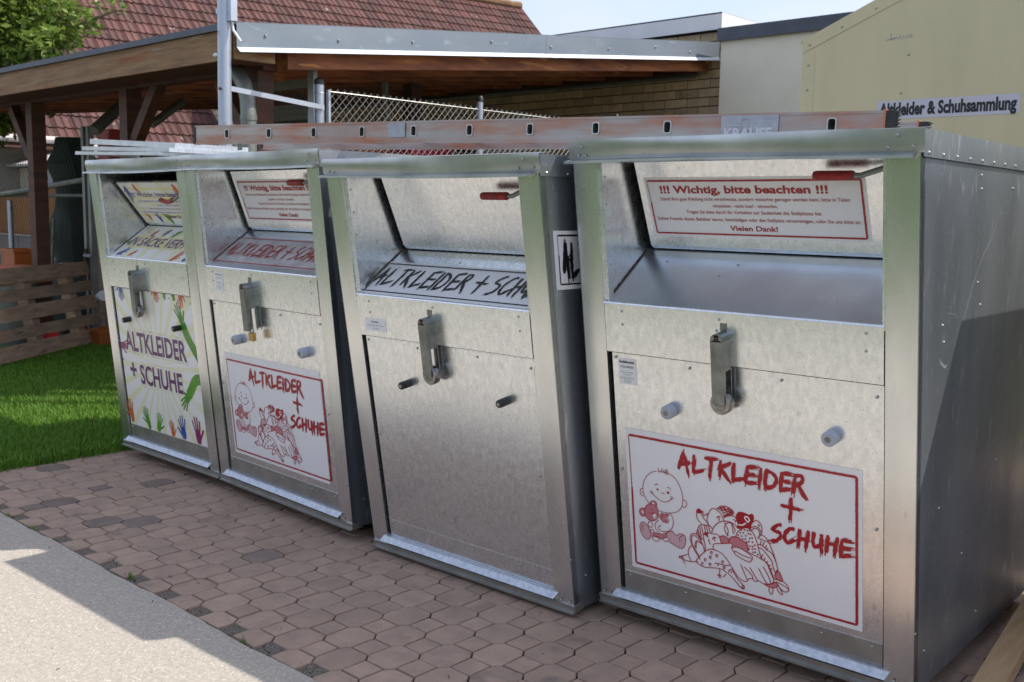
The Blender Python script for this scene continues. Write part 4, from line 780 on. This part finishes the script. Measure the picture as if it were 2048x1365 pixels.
for x, y in ((-10.80, 4.5), (-8.80, 4.5), (-6.76, 4.5), (-8.3, 7.4)):
    MB().box((x - .07, y - .07, -.05), (x + .07, y + .07, 2.48 if y < 5 else zr(y) - .31)).build('post', 'timber_dark', cp, origin=o_)
for xa, za, xb, zb_ in ((-10.87, 1.98, -11.28, 2.48), (-8.74, 1.90, -8.22, 2.48), (-6.83, 2.0, -7.25, 2.48)):
    d = Vector((xb - xa, 0, zb_ - za)); n_ = Vector((-d.z, 0, d.x)).normalized() * .10
    MB().obox((xa, 4.45, za), d, n_, (0, .09, 0)).build('knee_brace', 'timber_dark', cp, origin=o_)
# ------------------------------------------------------------------ pole, rain pipe, fence
pr = thing('steel_pole', 'tall galvanised steel pole in front of the carport corner', 'pole', (-6.45, 4.0, 0))
MB().tube([(0, 0, -.05), (.0, 0, 2.3), (.03, 0, 3.6)], .047, 18).build('shaft', 'galv_pole', pr, smooth=True)
MB().obox((.052, -.01, 2.74), (.06, 0, 0), (0, .05, 0), (0, 0, .55)).build('bracket', 'galv_pole', pr)
MB().tube([(0, 0, 2.79), (.0, 0, 2.825)], .0505, 18).build('clamp', 'galv_pole', pr, smooth=True)
MB().tube([(.075, .02, 2.75), (.09, .02, 2.68), (.15, .04, 2.60)], .009, 6).build('cable', 'white', pr)
MB().tube([(-.075, -.03, 2.52), (-.03, -.045, 2.52)], .012, 8).build('bolt', 'white', pr)
MB().tube([(.02, -.055, 2.285), (.02, -.043, 2.285)], .012, 6).build('bolt', 'rust', pr)
dp_ = thing('rain_pipe', 'dull zinc downpipe bending up under the carport roof', 'downpipe', (-6.62, 4.30, 0))
MB().tube([(.0, 0, -.05), (0, 0, 2.15), (-.01, .0, 2.26), (-.05, .0, 2.36), (-.12, .0, 2.44), (-.22, 0, 2.48)], .058, 16).build('pipe', 'frame_grey', dp_, smooth=True)
MB().tube([(.0, 0, 2.10), (0, 0, 2.14)], .063, 16).build('pipe_clip', 'frame_grey', dp_, smooth=True)
FX = -6.5
fn_ = thing('chain_link_fence', 'galvanised chain link fence between the containers and the carport', 'fence', (FX, 4.85, 0)); fo = Vector((FX, 4.85, 0))
for y, zt in ((4.85, 2.405), (6.60, 2.43), (8.6, 2.43)):
    MB().tube([(FX, y, -.05), (FX, y, zt)], .036 if y < 5 else .027, 14).build('fence_post', 'galv_pole', fn_, origin=fo, smooth=True)
    MB().tube([(FX, y, zt), (FX, y, zt + .035), (FX, y, zt + .05)], [.039 if y < 5 else .031, .039 if y < 5 else .031, .02], 14).build('post_cap', 'black', fn_, origin=fo, smooth=True)
MB().box((FX - .003, 4.915, .1), (FX + .03, 4.935, 2.372)).build('stretcher_bar', 'galv_pole', fn_, origin=fo)
for z in (2.34, 2.11): MB().tube([(FX + .036 * math.cos(a * .5) , 4.85 + .037 * math.sin(a * .5), z) for a in range(14)], .004, 5).build('wire_tie', 'wire', fn_, origin=fo)
a_ = Vector((-6.42, 4.0, 2.275)); b_ = Vector((FX + .045, 4.86, 2.215)); MB().obox(a_, b_ - a_, (.005, 0, 0), (0, 0, .035)).build('stay_bar', 'galv_pole', fn_, origin=fo)
b = MB(); zt = lambda y: 2.372 - .011 * (y - 4.9); st = .0665 / 2
for i in range(-40, 82):
    y0 = 4.94 + i * st * 2; 
    for sg in (1, -1):
        lo, hi = 1.55, zt(y0); 
        # wire line y = y0 + sg*(z-1.55)*.98, clipped to the panel
        pts = []
        za, zb2 = 1.55, 2.37
        ya, yb_ = y0, y0 + sg * (zb2 - za) * .98
        def clipy(y_): return (y_ - y0) * sg / .98 + za
        if sg > 0:
            if ya < 4.94: za = clipy(4.94); ya = 4.94
            if yb_ > 10.2: zb2 = clipy(10.2); yb_ = 10.2
        else:
            if ya > 10.2: za = clipy(10.2); ya = 10.2
            if yb_ < 4.94: zb2 = clipy(4.94); yb_ = 4.94
        if zb2 <= za: continue
        b.tube([(FX + sg * .0014, ya, za), (FX + sg * .0014, yb_, zb2)], .0021, 4, cap=False)
        if sg > 0 and zb2 > 2.36:
            b.tube([(FX, yb_, zb2), (FX + .004, yb_ + .012, zb2 + .018), (FX, yb_ + .022, zb2 + .012), (FX - .004, yb_ + .012, zb2 - .006)], .0030, 4)
b.build('wire_mesh', 'wire', fn_, origin=fo, kind='stuff', smooth=True)
MB().tube([(FX + .004, 4.92, 2.362), (FX + .004, 10.2, 2.362)], .0035, 6).build('tension_wire', 'wire', fn_, origin=fo)
# ------------------------------------------------------------------ brick building
bb = thing('brick_building', 'yellow brick building with white roof edging behind the carport', 'building', (-6.36, 10.39, 0)); bo = Vector((-6.36, 10.39, 0))
MB().box((-19, 10.40, 0), (-6.36, 14, 3.56)).build('wall', 'mortar', bb, origin=bo)
bm0 = MB().box((0, 0, 0), (.300, .05, .091)).build('brick', 'brick'); bme = bm0.data; bpy.data.objects.remove(bm0)
bh0 = MB().box((0, 0, 0), (.145, .05, .091)).build('brick', 'brick'); bhe = bh0.data; bpy.data.objects.remove(bh0)
lst = []
for j in range(19):
    z = 1.585 + j * .1035
    for i in range(40):
        x1 = -6.362 - i * .312 + (.156 if j % 2 else 0)
        if j % 2 and i == 0: lst.append((-6.362 - .145, z, True)); continue
        lst.append((x1 - .300, z, False))
lst.sort(key=lambda t: (0 if 2.3 < t[1] else 1, -t[0])); fb_ = MB()
for q, (x, z, half) in enumerate(lst):
    if q < 298: inst(bhe if half else bme, 'brick', (x - bo.x, 10.388 - bo.y + random.uniform(-.002, .002), z), 0, bb)
    else: fb_.box((x - bo.x, 10.388 - bo.y, z), (x - bo.x + (.145 if half else .3), 10.43 - bo.y, z + .091))
o = fb_.build('bricks_joined', 'brick', bb, kind='stuff')
b = MB(); b.prism([(-19, 10.30, 3.555), (-6.34, 10.30, 3.555), (-6.34, 10.30, 3.725), (-19, 10.30, 3.725)], (0, .004, 0)); b.prism([(-6.338, 10.30, 3.553), (-6.338, 14, 3.553), (-6.338, 14, 3.735), (-6.338, 10.30, 3.735)], (-.004, 0, 0)); b.prism([(-19, 10.30, 3.726), (-6.34, 10.30, 3.74), (-6.34, 14, 3.735), (-19, 14, 3.735)], (0, 0, .004)); b.build('roof_edging', 'white', bb, origin=bo)
MB().tube([(-15, 10.365, 3.045), (-9.6, 10.365, 3.065), (-6.72, 10.365, 3.07), (-6.655, 10.365, 3.09), (-6.63, 10.365, 3.14), (-6.63, 10.365, 3.24)], .026, 8).build('conduit', 'frame_grey', bb, origin=bo, smooth=True)
pa = thing('plaster_annex', 'cream rendered annex with dark grey roof edge beside the brick building', 'building', (-6.21, 10.05, 0)); po = Vector((-6.21, 10.05, 0))
MB().box((-6.21, 10.1, 0), (-1.5, 13.5, 3.38)).build('wall', 'plaster', pa, origin=po)
b = MB(); b.prism([(-6.235, 10.05, 3.375), (-1.5, 10.05, 3.375), (-1.5, 10.05, 3.515), (-6.235, 10.05, 3.515)], (0, .006, 0)); b.box((-6.235, 10.056, 3.509), (-1.5, 13.5, 3.515)); b.box((-6.235, 10.056, 3.375), (-6.229, 13.5, 3.508)); b.build('roof_edge', 'flash_dark', pa, origin=po)
# ------------------------------------------------------------------ ochre metal cabin
yb0 = thing('ochre_cabin', 'ochre sheet metal cabin with sloping roof and white lettered sign, far right', 'shed', (-3.105, 6.0, 0)); yo = Vector((-3.105, 6, 0))
sl_ = .42; XR = -1.2
zy = lambda x: 2.545 + sl_ * (x + 3.105)
b = MB(); b.prism([(-3.10, 6.004, .15), (-1.2, 6.004, .15), (-1.2, 6.004, zy(-1.2)), (-3.10, 6.004, zy(-3.1))], (0, .03, 0)); b.prism([(-1.198, 6.004, .15), (.7, 6.004, .15), (.7, 6.004, 2.545), (-1.198, 6.004, zy(-1.2))], (0, .03, 0)); b.build('front_panel', 'yellow', yb0, origin=yo)
MB().box((-3.098, 6.04, .15), (-3.07, 8.4, 2.52)).build('side_panel', 'yellow', yb0, origin=yo)
b = MB(); b.prism([(-3.12, 6.0, zy(-3.12)), (-1.2, 6.0, zy(-1.2)), (-1.2, 8.4, zy(-1.2)), (-3.12, 8.4, zy(-3.12))], (0, 0, .01)); b.prism([(-1.2, 6.0, zy(-1.2)), (.75, 6.0, 2.52), (.75, 8.4, 2.52), (-1.2, 8.4, zy(-1.2))], (0, 0, .01)); b.build('roof', 'yellow', yb0, origin=yo)
b = MB(); b.prism([(-3.108, 6.0, zy(-3.108) - .07), (-1.2, 6.0, zy(-1.2) - .085), (-1.2, 6.0, zy(-1.2)), (-3.108, 6.0, zy(-3.108))], (0, .003, 0)); b.build('gable_trim', 'yellow', yb0, origin=yo)
b = MB(); b.box((-3.104, 6.0015, .15), (-3.022, 6.0035, zy(-3.104) - .07)); b.build('corner_trim', 'yellow', yb0, origin=yo)
b = MB()
for i in range(9): x = -3.08 + i * .205 + .02; b.dome((x, 6.0, zy(x) - .042), (0, -1, 0), .008, .8)
for z in (2.40, 2.25, 2.11, 1.95, 1.8): b.dome((-3.062, 6.0015, z), (0, -1, 0), .008, .8)
for x, z in ((-2.44, 2.41), (-2.47, 2.195), (-1.7, 2.6), (-1.75, 2.3)): b.dome((x, 6.004, z), (0, -1, 0), .008, .8)
b.build('rivets', 'rivet', yb0, origin=yo, kind='stuff')
p = Print(lambda x, y, h: Vector((-2.612 + x - yo.x, 6.003 - h - yo.y, 2.045 + y + .0)), ['sign', 'ink_black', 'ink_blue'])
p.rect(0, 0, .80, .108, 0, 0); p.text('Altkleider & Schuhsammlung', .018, .024, .072, 1, width=.765, bold=.042); p.build('lettered_sign', yb0)
p = Print(lambda x, y, h: Vector((-2.58 + x - yo.x, 6.0035 - h - yo.y, 2.49 + y)), ['ink_blue'])
for st in ([(.0, .012), (.06, .022)], [(.03, .05), (.03, .01), (.055, .02)], [(.06, .03), (.075, .012), (.085, .035), (.09, .01)], [(.10, .03), (.108, .012), (.118, .028), (.126, .012), (.134, .034)], [(.14, .02), (.15, .035), (.155, .018), (.145, .015)]): p.stroke(st, .0022, 0, 1)
p.build('pen_scribble', yb0)
# ------------------------------------------------------------------ house with tiled roof
Rv = ray(3760, 470); Rv.z = 0; Rv.normalize(); nh = Vector((-Rv.y, Rv.x, 0)); K0 = at(1039, 16, 28); ph_ = math.radians(42)
Uv = nh * math.cos(ph_) + Vector((0, 0, math.sin(ph_))); Nv = Rv.cross(Uv)
if Nv.z < 0: Nv = -Nv
# Uv climbs towards the ridge, away from the viewer
ho = thing('tiled_house', 'house with weathered red clay tiled roof beyond the carport', 'house', (K0.x, K0.y, 0)); ko = Vector((K0.x, K0.y, 0))
base = lambda a_, b_, n_=0: K0 - Rv * a_ - Uv * b_ + Nv * n_
MB().prism([base(0, .05, -.06), base(17, .05, -.06), base(17, 6.9, -.06), base(0, 6.9, -.06)], -Nv * .05).build('roof_deck', 'rust', ho, origin=ko)
e0 = base(0.3, 6.2); e1 = base(17, 6.2); 
MB().prism([(e0.x, e0.y, 0), (e1.x, e1.y, 0), (e1.x, e1.y, e1.z - .35), (e0.x, e0.y, e0.z - .35)], nh * .3).build('wall', 'wall_grey', ho, origin=ko)
# gable end under the right verge
pr0 = [(0.02, .2), (-6.0, -4.4)]
def tilemesh():
    b = MB(); w = .298; prof = [(0, .0), (.035, .028), (.075, .006), (.125, .004), (.16, .028), (.20, .006), (.25, .004), (.278, .022), (w, .0)]
    L_ = .365
    for i, (x, z) in enumerate(prof): b.v += [(x, 0, z + .032), (x, L_, z + .004), (x, 0, z + .010)]
    for i in range(len(prof) - 1):
        a = i * 3; b.f += [(a, a + 3, a + 4, a + 1), (a + 2, a + 5, a + 3, a)]; b.m += [0, 0]
    return b
tmp = tilemesh(); to = tmp.build('roof_tile', 'tile'); tme = to.data; bpy.data.objects.remove(to)
rot = Matrix((Rv, Uv, Nv)).transposed().to_4x4()
tl = []
for i in range(20):
    for j in range(56):
        p = base(.3 * (j + 1), .34 * (i + 1)); q = project(p)
        if q[0] < -120 or q[1] > 330: continue
        behind = q[1] > 147 - .2045 * q[0] + 2 and q[0] < 440 and q[1] < 205   # hidden by the carport roof
        tl.append((q[2] + (40 if behind or q[1] > 290 or q[1] < -30 else 0), p))
tl.sort(key=lambda t: t[0]); fj = MB()
for q, (dd, p) in enumerate(tl):
    if q < 298:
        o = bpy.data.objects.new('roof_tile', tme); COL.objects.link(o); o.parent = ho; mm = rot.copy(); mm.translation = p - ko + Nv * random.uniform(-.004, .004); o.matrix_local = mm @ Matrix.Rotation(random.gauss(0, .006), 4, 'Z')
    else:
        k = len(fj.v); lp = p - ko; fj.v += [tuple(lp + Rv * a + Uv * b2 + Nv * c) for a, b2, c in tmp.v]; fj.f += [tuple(k + t for t in f) for f in tmp.f]; fj.m += [0] * len(tmp.f)
fj.build('roof_tiles_joined', 'tile_far', ho, kind='stuff')
for i in range(10):
    a = base(i * .38, -.01, .05) - ko; MB().tube([a, a - Rv * .40], [.115, .10], 9).build('ridge_tile', 'moss', ho)
b = MB(); b.prism([base(-.02, 0, -.1), base(-.02, 6.9, -.1), base(-.02, 6.9, .02), base(-.02, 0, .02)], Rv * .03); b.build('verge_board', 'rust', ho, origin=ko)
b = MB(); g0 = base(0, 6.78, .02) ; g1 = base(17, 6.78, .02); b.tube([g0, g1], .06, 8); b.build('gutter', 'roof_sheet', ho, origin=ko)
# ------------------------------------------------------------------ tree over the carport roof
tc_ = at(-40, 70, 12.6)
tr_ = thing('leafy_tree', 'bright green leafy tree growing behind the left end of the carport', 'tree', (tc_.x, tc_.y, 0)); to_ = Vector((tc_.x, tc_.y, 0))
def loc(u, v, d): return at(u, v, d) - to_
MB().tube([(-.6, 0, 0), (-.5, .1, 1.4), loc(-60, 190, 12.8), loc(-20, 165, 12.7), loc(25, 125, 12.5), loc(60, 60, 12.3), loc(90, -20, 12.4)], [.16, .13, .10, .07, .05, .03, .02], 8).build('trunk', 'bark', tr_, smooth=True)
for pts in ([(25, 125, 12.5), (100, 60, 12.2), (170, 45, 12), (235, 20, 11.9)], [(-20, 165, 12.7), (40, 215, 12.6), (60, 250, 12.5)], [(25, 125, 12.5), (80, 110, 12.2), (130, 95, 12.1)], [(-20, 165, 12.7), (-60, 60, 12.7), (-20, -30, 12.5)]):
    MB().tube([loc(*p) for p in pts], [.035 - .007 * i for i in range(len(pts))], 6).build('branch', 'bark', tr_, smooth=True)
cl = []
for u, v, d, r in ((-40, 20, 12.6, .85), (40, 0, 12.5, .6), (75, 45, 12.3, .50), (30, 90, 12.4, .6), (-30, 130, 12.6, .7), (110, 85, 12.1, .34), (80, 120, 12.2, .36), (120, 20, 12.2, .34), (130, 60, 12.1, .22), (165, 48, 12, .14), (190, 55, 12, .12), (205, 12, 11.9, .13), (235, 18, 11.9, .12), (150, 75, 12, .12), (130, 30, 12.1, .3), (100, 100, 12.1, .32), (140, 75, 12.1, .22), (60, 130, 12.2, .3), (245, 28, 11.9, .07), (185, 40, 11.95, .1), (20, 220, 12.5, .36), (50, 240, 12.5, .25), (-30, 240, 12.5, .5), (100, 225, 12.5, .12), (140, 105, 12.1, .10), (155, 90, 12.1, .08)):
    p = loc(u, v, d)
    for _ in range(3 if r > .2 else 1):
        k = r if r < .2 else r * .7; off = Vector((random.gauss(0, 1), random.gauss(0, 1), random.gauss(0, 1))) * r * .35 if r > .2 else Vector((0, 0, 0))
        cl.append((p.x + off.x, p.y + off.y, p.z + off.z, k, k, k * .85))
leafmass('crown', cl, 11000, .055, 'leaf', tr_)
# ------------------------------------------------------------------ yard clutter on the left
yg = thing('mesh_gate', 'chain link gate with grey steel frame left of the containers', 'gate', (-10.75, 4.98, 0)); go = Vector((-10.75, 4.98, 0))
for x in (-10.75, -10.63): MB().box((x - .028, 4.95, -.02), (x + .028, 5.01, 2.28)).build('gate_post', 'frame_grey', yg, origin=go)
MB().box((-10.60, 4.95, .02), (-9.6, 5.0, .10)).build('bottom_rail', 'frame_grey', yg, origin=go)
MB().tube([(-15, 5.0, 1.47), (-12.6, 5.0, 1.60), (-10.78, 5.0, 1.73)], .032, 8).build('brace_rail', 'frame_grey', yg, origin=go, smooth=True)
MB().tube([(-15, 5.05, 1.56), (-10.78, 5.05, 1.56)], .02, 8).build('top_rail', 'frame_grey', yg, origin=go, smooth=True)
MB().tube([(-10.70, 4.90, .60), (-10.70, 4.93, 1.0)], .02, 8).build('latch', 'rust', yg, origin=go)
MB().box((-10.66, 4.88, .92), (-10.52, 4.90, .95)).build('bolt', 'galv_pole', yg, origin=go)
b = MB()
for i in range(-30, 70):
    for sg in (1, -1):
        x0_ = -15 + i * .07; za, zb2 = .1, 2.15; xa, xb_ = x0_, x0_ + sg * (zb2 - za) * .55
        if sg < 0: xa, xb_ = x0_, x0_ - (zb2 - za) * .55
        lo, hi = -15, -10.78
        def cz(x): return za + (x - x0_) / (sg * .55)
        if sg > 0: z_a = max(.1, cz(lo)); z_b = min(zb2, cz(hi))
        else: z_a = max(.1, cz(hi)); z_b = min(zb2, cz(lo))
        if z_b - z_a < .02: continue
        b.tube([(x0_ + sg * .55 * (z_a - .1), 5.02 + sg * .002, z_a), (x0_ + sg * .55 * (z_b - .1), 5.02 + sg * .002, z_b)], .0018, 3, cap=False)
b.build('wire_mesh', 'wire_dark', yg, origin=go, kind='stuff')
# tarpaulin bundle
tp = at(152, 460, 12.3); tr2 = thing('covered_bundle', 'tall bundle wrapped in dark green tarpaulin behind the chain link gate', 'tarpaulin', (tp.x, tp.y, 0))
b = MB(); n = 22
for k in range(15):
    z = 2.25 * k / 14; rad = .26 + .05 * math.sin(k * 1.1) + .03 * (k < 5) - (.10 if k > 12 else 0)
    for i in range(n): a = 2 * math.pi * i / n; rr = rad * (1 + .10 * math.sin(3 * a + k * .5) + .05 * math.sin(7 * a)); b.v.append((rr * math.cos(a), rr * math.sin(a), z))
for k in range(14):
    for i in range(n): q = (i + 1) % n; b.f.append((k * n + i, k * n + q, (k + 1) * n + q, (k + 1) * n + i)); b.m.append(0)
b.f.append(tuple(range(14 * n, 15 * n))); b.m.append(0); b.build('tarpaulin', 'tarp', tr2, smooth=True)
MB().tube([(-.05, -.33, .0), (.12, -.34, .9), (.16, -.33, 1.3)], .02, 6).build('rod', 'frame_grey', tr2)
# reed screen and pebble fence panels
y1 = 6.6
rs = thing('reed_screen', 'orange brown reed screen beyond the chain link gate', 'screen', (-17, y1, 0))
for i in range(9):
    MB().box((-3.2 + i * .62, 0, .98), (-3.2 + i * .62 + .61, .04, 1.66 + .03 * (i % 2))).build('reed_panel', 'reed', rs)
sf = thing('concrete_fence', 'pebbled concrete fence panels with pale ledges below the reed screen', 'fence', (-17, y1 - .1, 0))
for z0_, z1_ in ((-.03, .32), (.34, .66), (.68, .97)):
    for i in range(3): MB().box((-3.2 + i * 1.9, 0, z0_), (-3.2 + i * 1.9 + 1.88, .05, z1_)).build('fence_panel', 'stone_fence', sf)
    MB().box((-3.2, -.03, z1_), (2.5, .04, z1_ + .018)).build('ledge', 'roof_sheet', sf)
sh_ = thing('low_shed', 'low shed with pale corrugated roof in front of the tiled house', 'shed', (-17.0, 7.0, 0))
MB().box((-3, 0, 0), (2.2, .6, 2.04)).build('wall', 'plaster', sh_); MB().prism([(-3.2, -.2, 2.05), (2.4, -.2, 2.05), (2.4, .7, 2.38), (-3.2, .7, 2.38)], (0, 0, .04)).build('roof', 'roof_sheet', sh_); MB().box((.4, -.03, .9), (1.0, .0, 1.9)).build('window', 'sign', sh_)
p1 = at(20, 415, 12.2); pt = thing('blue_pipe', 'pale blue metal pipe standing behind the mesh at far left', 'pipe', (p1.x, p1.y, 0)); MB().tube([(0, 0, 0), (0, 0, 1.5)], .03, 10).build('tube', 'galv_pole', pt, smooth=True)
def crate(name, label, cat, p, w, d, h, mt, rz=0):
    r = thing(name, label, cat, p, rz); b = MB(); b.box((-w / 2, -d / 2, 0), (w / 2, -d / 2 + .02, h)); b.box((-w / 2, d / 2 - .02, 0), (w / 2, d / 2, h)); b.box((-w / 2, -d / 2 + .02, 0), (-w / 2 + .02, d / 2 - .02, h)); b.box((w / 2 - .02, -d / 2 + .02, 0), (w / 2, d / 2 - .02, h)); b.box((-w / 2 + .02, -d / 2 + .02, 0), (w / 2 - .02, d / 2 - .02, .03)); b.build('body', mt, r)
    b = MB(); b.box((-w / 2 - .015, -d / 2 - .015, h), (w / 2 + .015, -d / 2 + .03, h + .03)); b.box((-w / 2 - .015, d / 2 - .03, h), (w / 2 + .015, d / 2 + .015, h + .03)); b.box((-w / 2 - .015, -d / 2 + .03, h), (-w / 2 + .03, d / 2 - .03, h + .03)); b.box((w / 2 - .03, -d / 2 + .03, h), (w / 2 + .015, d / 2 - .03, h + .03)); b.build('rim', mt, r); return r
q = at(45, 520, 11.0); crate('plastic_crate', 'orange plastic crate behind the pallet', 'crate', (q.x, q.y, q.z - .08), .34, .3, .17, 'orange')
q = at(20, 545, 10.6); r = thing('barrel_bin', 'bin with coral coloured lid behind the pallet', 'bin', (q.x, q.y, 0)); MB().tube([(0, 0, 0), (0, 0, q.z - .02)], [.26, .33], 16).build('body', 'frame_grey', r, smooth=True); MB().tube([(0, 0, q.z - .02), (0, 0, q.z + .03), (0, 0, q.z + .07)], [.36, .35, .22], 16).build('bin_lid', 'coral', r, smooth=True)
q = at(118, 655, 10.6); r = thing('red_machine', 'small red and black machine seen through the pallet gaps', 'machine', (q.x, q.y, -.02)); MB().box((-.22, -.1, .06), (.22, .2, .24)).build('housing', 'red', r)
for sx_ in (-.27, .24): MB().tube([(sx_, 0, .12), (sx_ + .05, 0, .12)], .12, 14).build('wheel', 'black', r)
q = at(50, 640, 10.9); crate('plastic_crate', 'orange plastic crate seen low through the pallet gaps', 'crate', (q.x, q.y, 0), .4, .35, .5, 'orange')
q = at(212, 620, 10.6); crate('plastic_crate', 'orange crate behind the gate beside the leftmost container', 'crate', (q.x, q.y, 0), .30, .3, .16, 'orange')
q = at(205, 560, 11.2); r = thing('stacked_boards', 'upright timber boards behind the gate beside the leftmost container', 'boards', (q.x, q.y, 0))
for i in range(4): MB().box((-.2 + i * .13, 0, 0), (-.2 + i * .13 + .12, .03, 1.6 + .1 * (i % 2))).build('board', 'pallet', r)
q = at(203, 595, 10.3); r = thing('white_cup', 'crumpled white plastic cup hung on the gate', 'cup', (q.x, q.y, q.z)); MB().tube([(-.05, 0, 0), (.04, 0, .02)], [.04, .055], 12).build('cup', 'sign', r, smooth=True)
# pallet leaning at the fence
PA = Vector((-9.48, 3.52, .0)); PB = Vector((-10.50, 4.90, .0)); pd = (PB - PA).normalized(); pnn = Vector((-pd.y, pd.x, 0)); 
if pnn.dot(-PA) < 0: pnn = -pnn
up = (Vector((0, 0, 1)) - pnn * .22).normalized(); face = up.cross(pd); 
if face.dot(EYE - PA) < 0: face = -face
pw_ = thing('pallet', 'weathered wooden pallet leaning upright behind the lawn', 'pallet', PA)
for i, (t0_, h_) in enumerate(((.02, .14), (.20, .11), (.37, .135), (.55, .11), (.72, .14))):
    o = MB().obox(pd * -.4 + up * (t0_ + .01) + face * .1, pd * 2.13, up * h_, face * .022).build('board', 'pallet', pw_)
for a_2 in (0, .85, 1.60):
    MB().obox(pd * (a_2 - .3) + up * .0, pd * .12, up * .88, face * .098).build('bearer', 'pallet', pw_)
MB().obox(pd * -.4 + up * .0 - face * .025, pd * 2.13, up * .12, face * .022).build('board', 'pallet', pw_); MB().obox(pd * -.4 + up * .72 - face * .025, pd * 2.13, up * .12, face * .022).build('board', 'pallet', pw_)
sl2 = MB().box((-12.5, 4.3, -.034), (-9.2, 5.3, .0)); o = sl2.build('kerb_slab', 'stone_fence', kind='structure')
# things under the carport
r = thing('wire_cage', 'steel framed wire cage panel under the carport, left of the fence post', 'cage', (-7.6, 5.2, 0))
MB().box((.50, -.02, .1), (.58, .02, 2.60)).build('upright', 'galv_pole', r); MB().box((-.55, -.02, .1), (-.49, .02, 2.52)).build('upright', 'frame_grey', r); MB().box((-.49, -.02, 2.46), (.50, .02, 2.53)).build('top_bar', 'frame_grey', r)
b = MB()
for i in range(24): b.tube([(-.48 + i * .042, 0, 1.3), (-.48 + i * .042, 0, 2.46)], .002, 3, cap=False)
for i in range(14): b.tube([(-.49, 0, 1.7 + i * .055), (.5, 0, 1.7 + i * .055)], .002, 3, cap=False)
b.build('grid', 'wire_dark', r, kind='stuff')
q = at(578, 232, 11.5); r = thing('glazed_screen', 'pale glazed panel with dark bars under the carport', 'screen', (q.x, q.y, 0)); MB().box((-.42, 0, 1.0), (.42, .02, q.z + .12)).build('pane', 'label', r)
for i in range(4): MB().box((-.44, -.02, 1.9 + i * .17), (.44, -.001, 1.93 + i * .17)).build('bar', 'wire_dark', r)
r = thing('grid_panel', 'dark wire grid panel under the carport in front of the tiled roof', 'panel', (-9.3, 7.0, 0)); b = MB()
for i in range(46): b.tube([(-1.1 + i * .045, 0, 1.3), (-1.1 + i * .045, 0, 2.75)], .003, 3, cap=False)
for i in range(30): b.tube([(-1.1, 0, 1.4 + i * .045), (1.0, 0, 1.4 + i * .045)], .003, 3, cap=False)
b.build('grid', 'wire_dark', r, kind='stuff'); MB().box((1.0, -.02, 0), (1.06, .02, 2.8)).build('frame', 'frame_grey', r); MB().box((-1.16, -.02, 0), (-1.1, .02, 2.8)).build('frame', 'frame_grey', r)
for (a1, a2, dd, w_, lb) in (((188, 262), (243, 212), 10.5, .12, 'broad grey metal arm under the left half of the carport'), ((303, 250), (366, 203), 10.5, .085, 'round ended grey metal arm between the carport posts'), ((335, 184), (432, 172), 10.0, .07, 'thin grey bar high under the carport roof')):
    A_ = at(*a1, dd); B_ = at(*a2, dd + .3); r = thing('metal_arm', lb, 'metal bar', A_, 0, 'grey metal arms under the carport'); MB().tube([(0, 0, 0), (B_ - A_)], w_ / 2, 10).build('bar', 'frame_grey', r, smooth=True)
q = at(224, 275, 11.3); r = thing('red_cabinet', 'red cabinet under the carport behind the folded sheets', 'cabinet', (q.x, q.y, 0)); MB().box((-.14, -.1, 0), (.14, .2, q.z + .08)).build('body', 'red', r); MB().box((-.12, -.105, .1), (.12, -.1, q.z + .03)).build('door', 'red', r)
for (u0, u1, mt, lb, nm, ct) in ((720, 812, 'orange', 'orange brown storage box behind the fence', 'storage_box', 'box'), (822, 905, 'crimson', 'crimson storage box behind the fence', 'storage_box', 'box'), (966, 1056, 'black', 'black covered trolley behind the fence', 'trolley', 'trolley')):
    a1 = at(u0, 306, 9.6); a2 = at(u1, 306, 9.6 + (u1 - u0) * .004); d_ = a2 - a1; d_.z = 0; r = thing(nm, lb, ct, (a1.x, a1.y, 0)); bk = Vector((d_.y * -1, d_.x, 0)).normalized() * .4
    MB().obox((0, 0, .1), d_, bk, (0, 0, a1.z + .05)).build('body', mt, r); MB().obox(Vector((0, 0, a1.z + .152)) - d_ * .02 - bk * .02, d_ * 1.04, bk * 1.04, (0, 0, .04)).build('cover', mt, r)
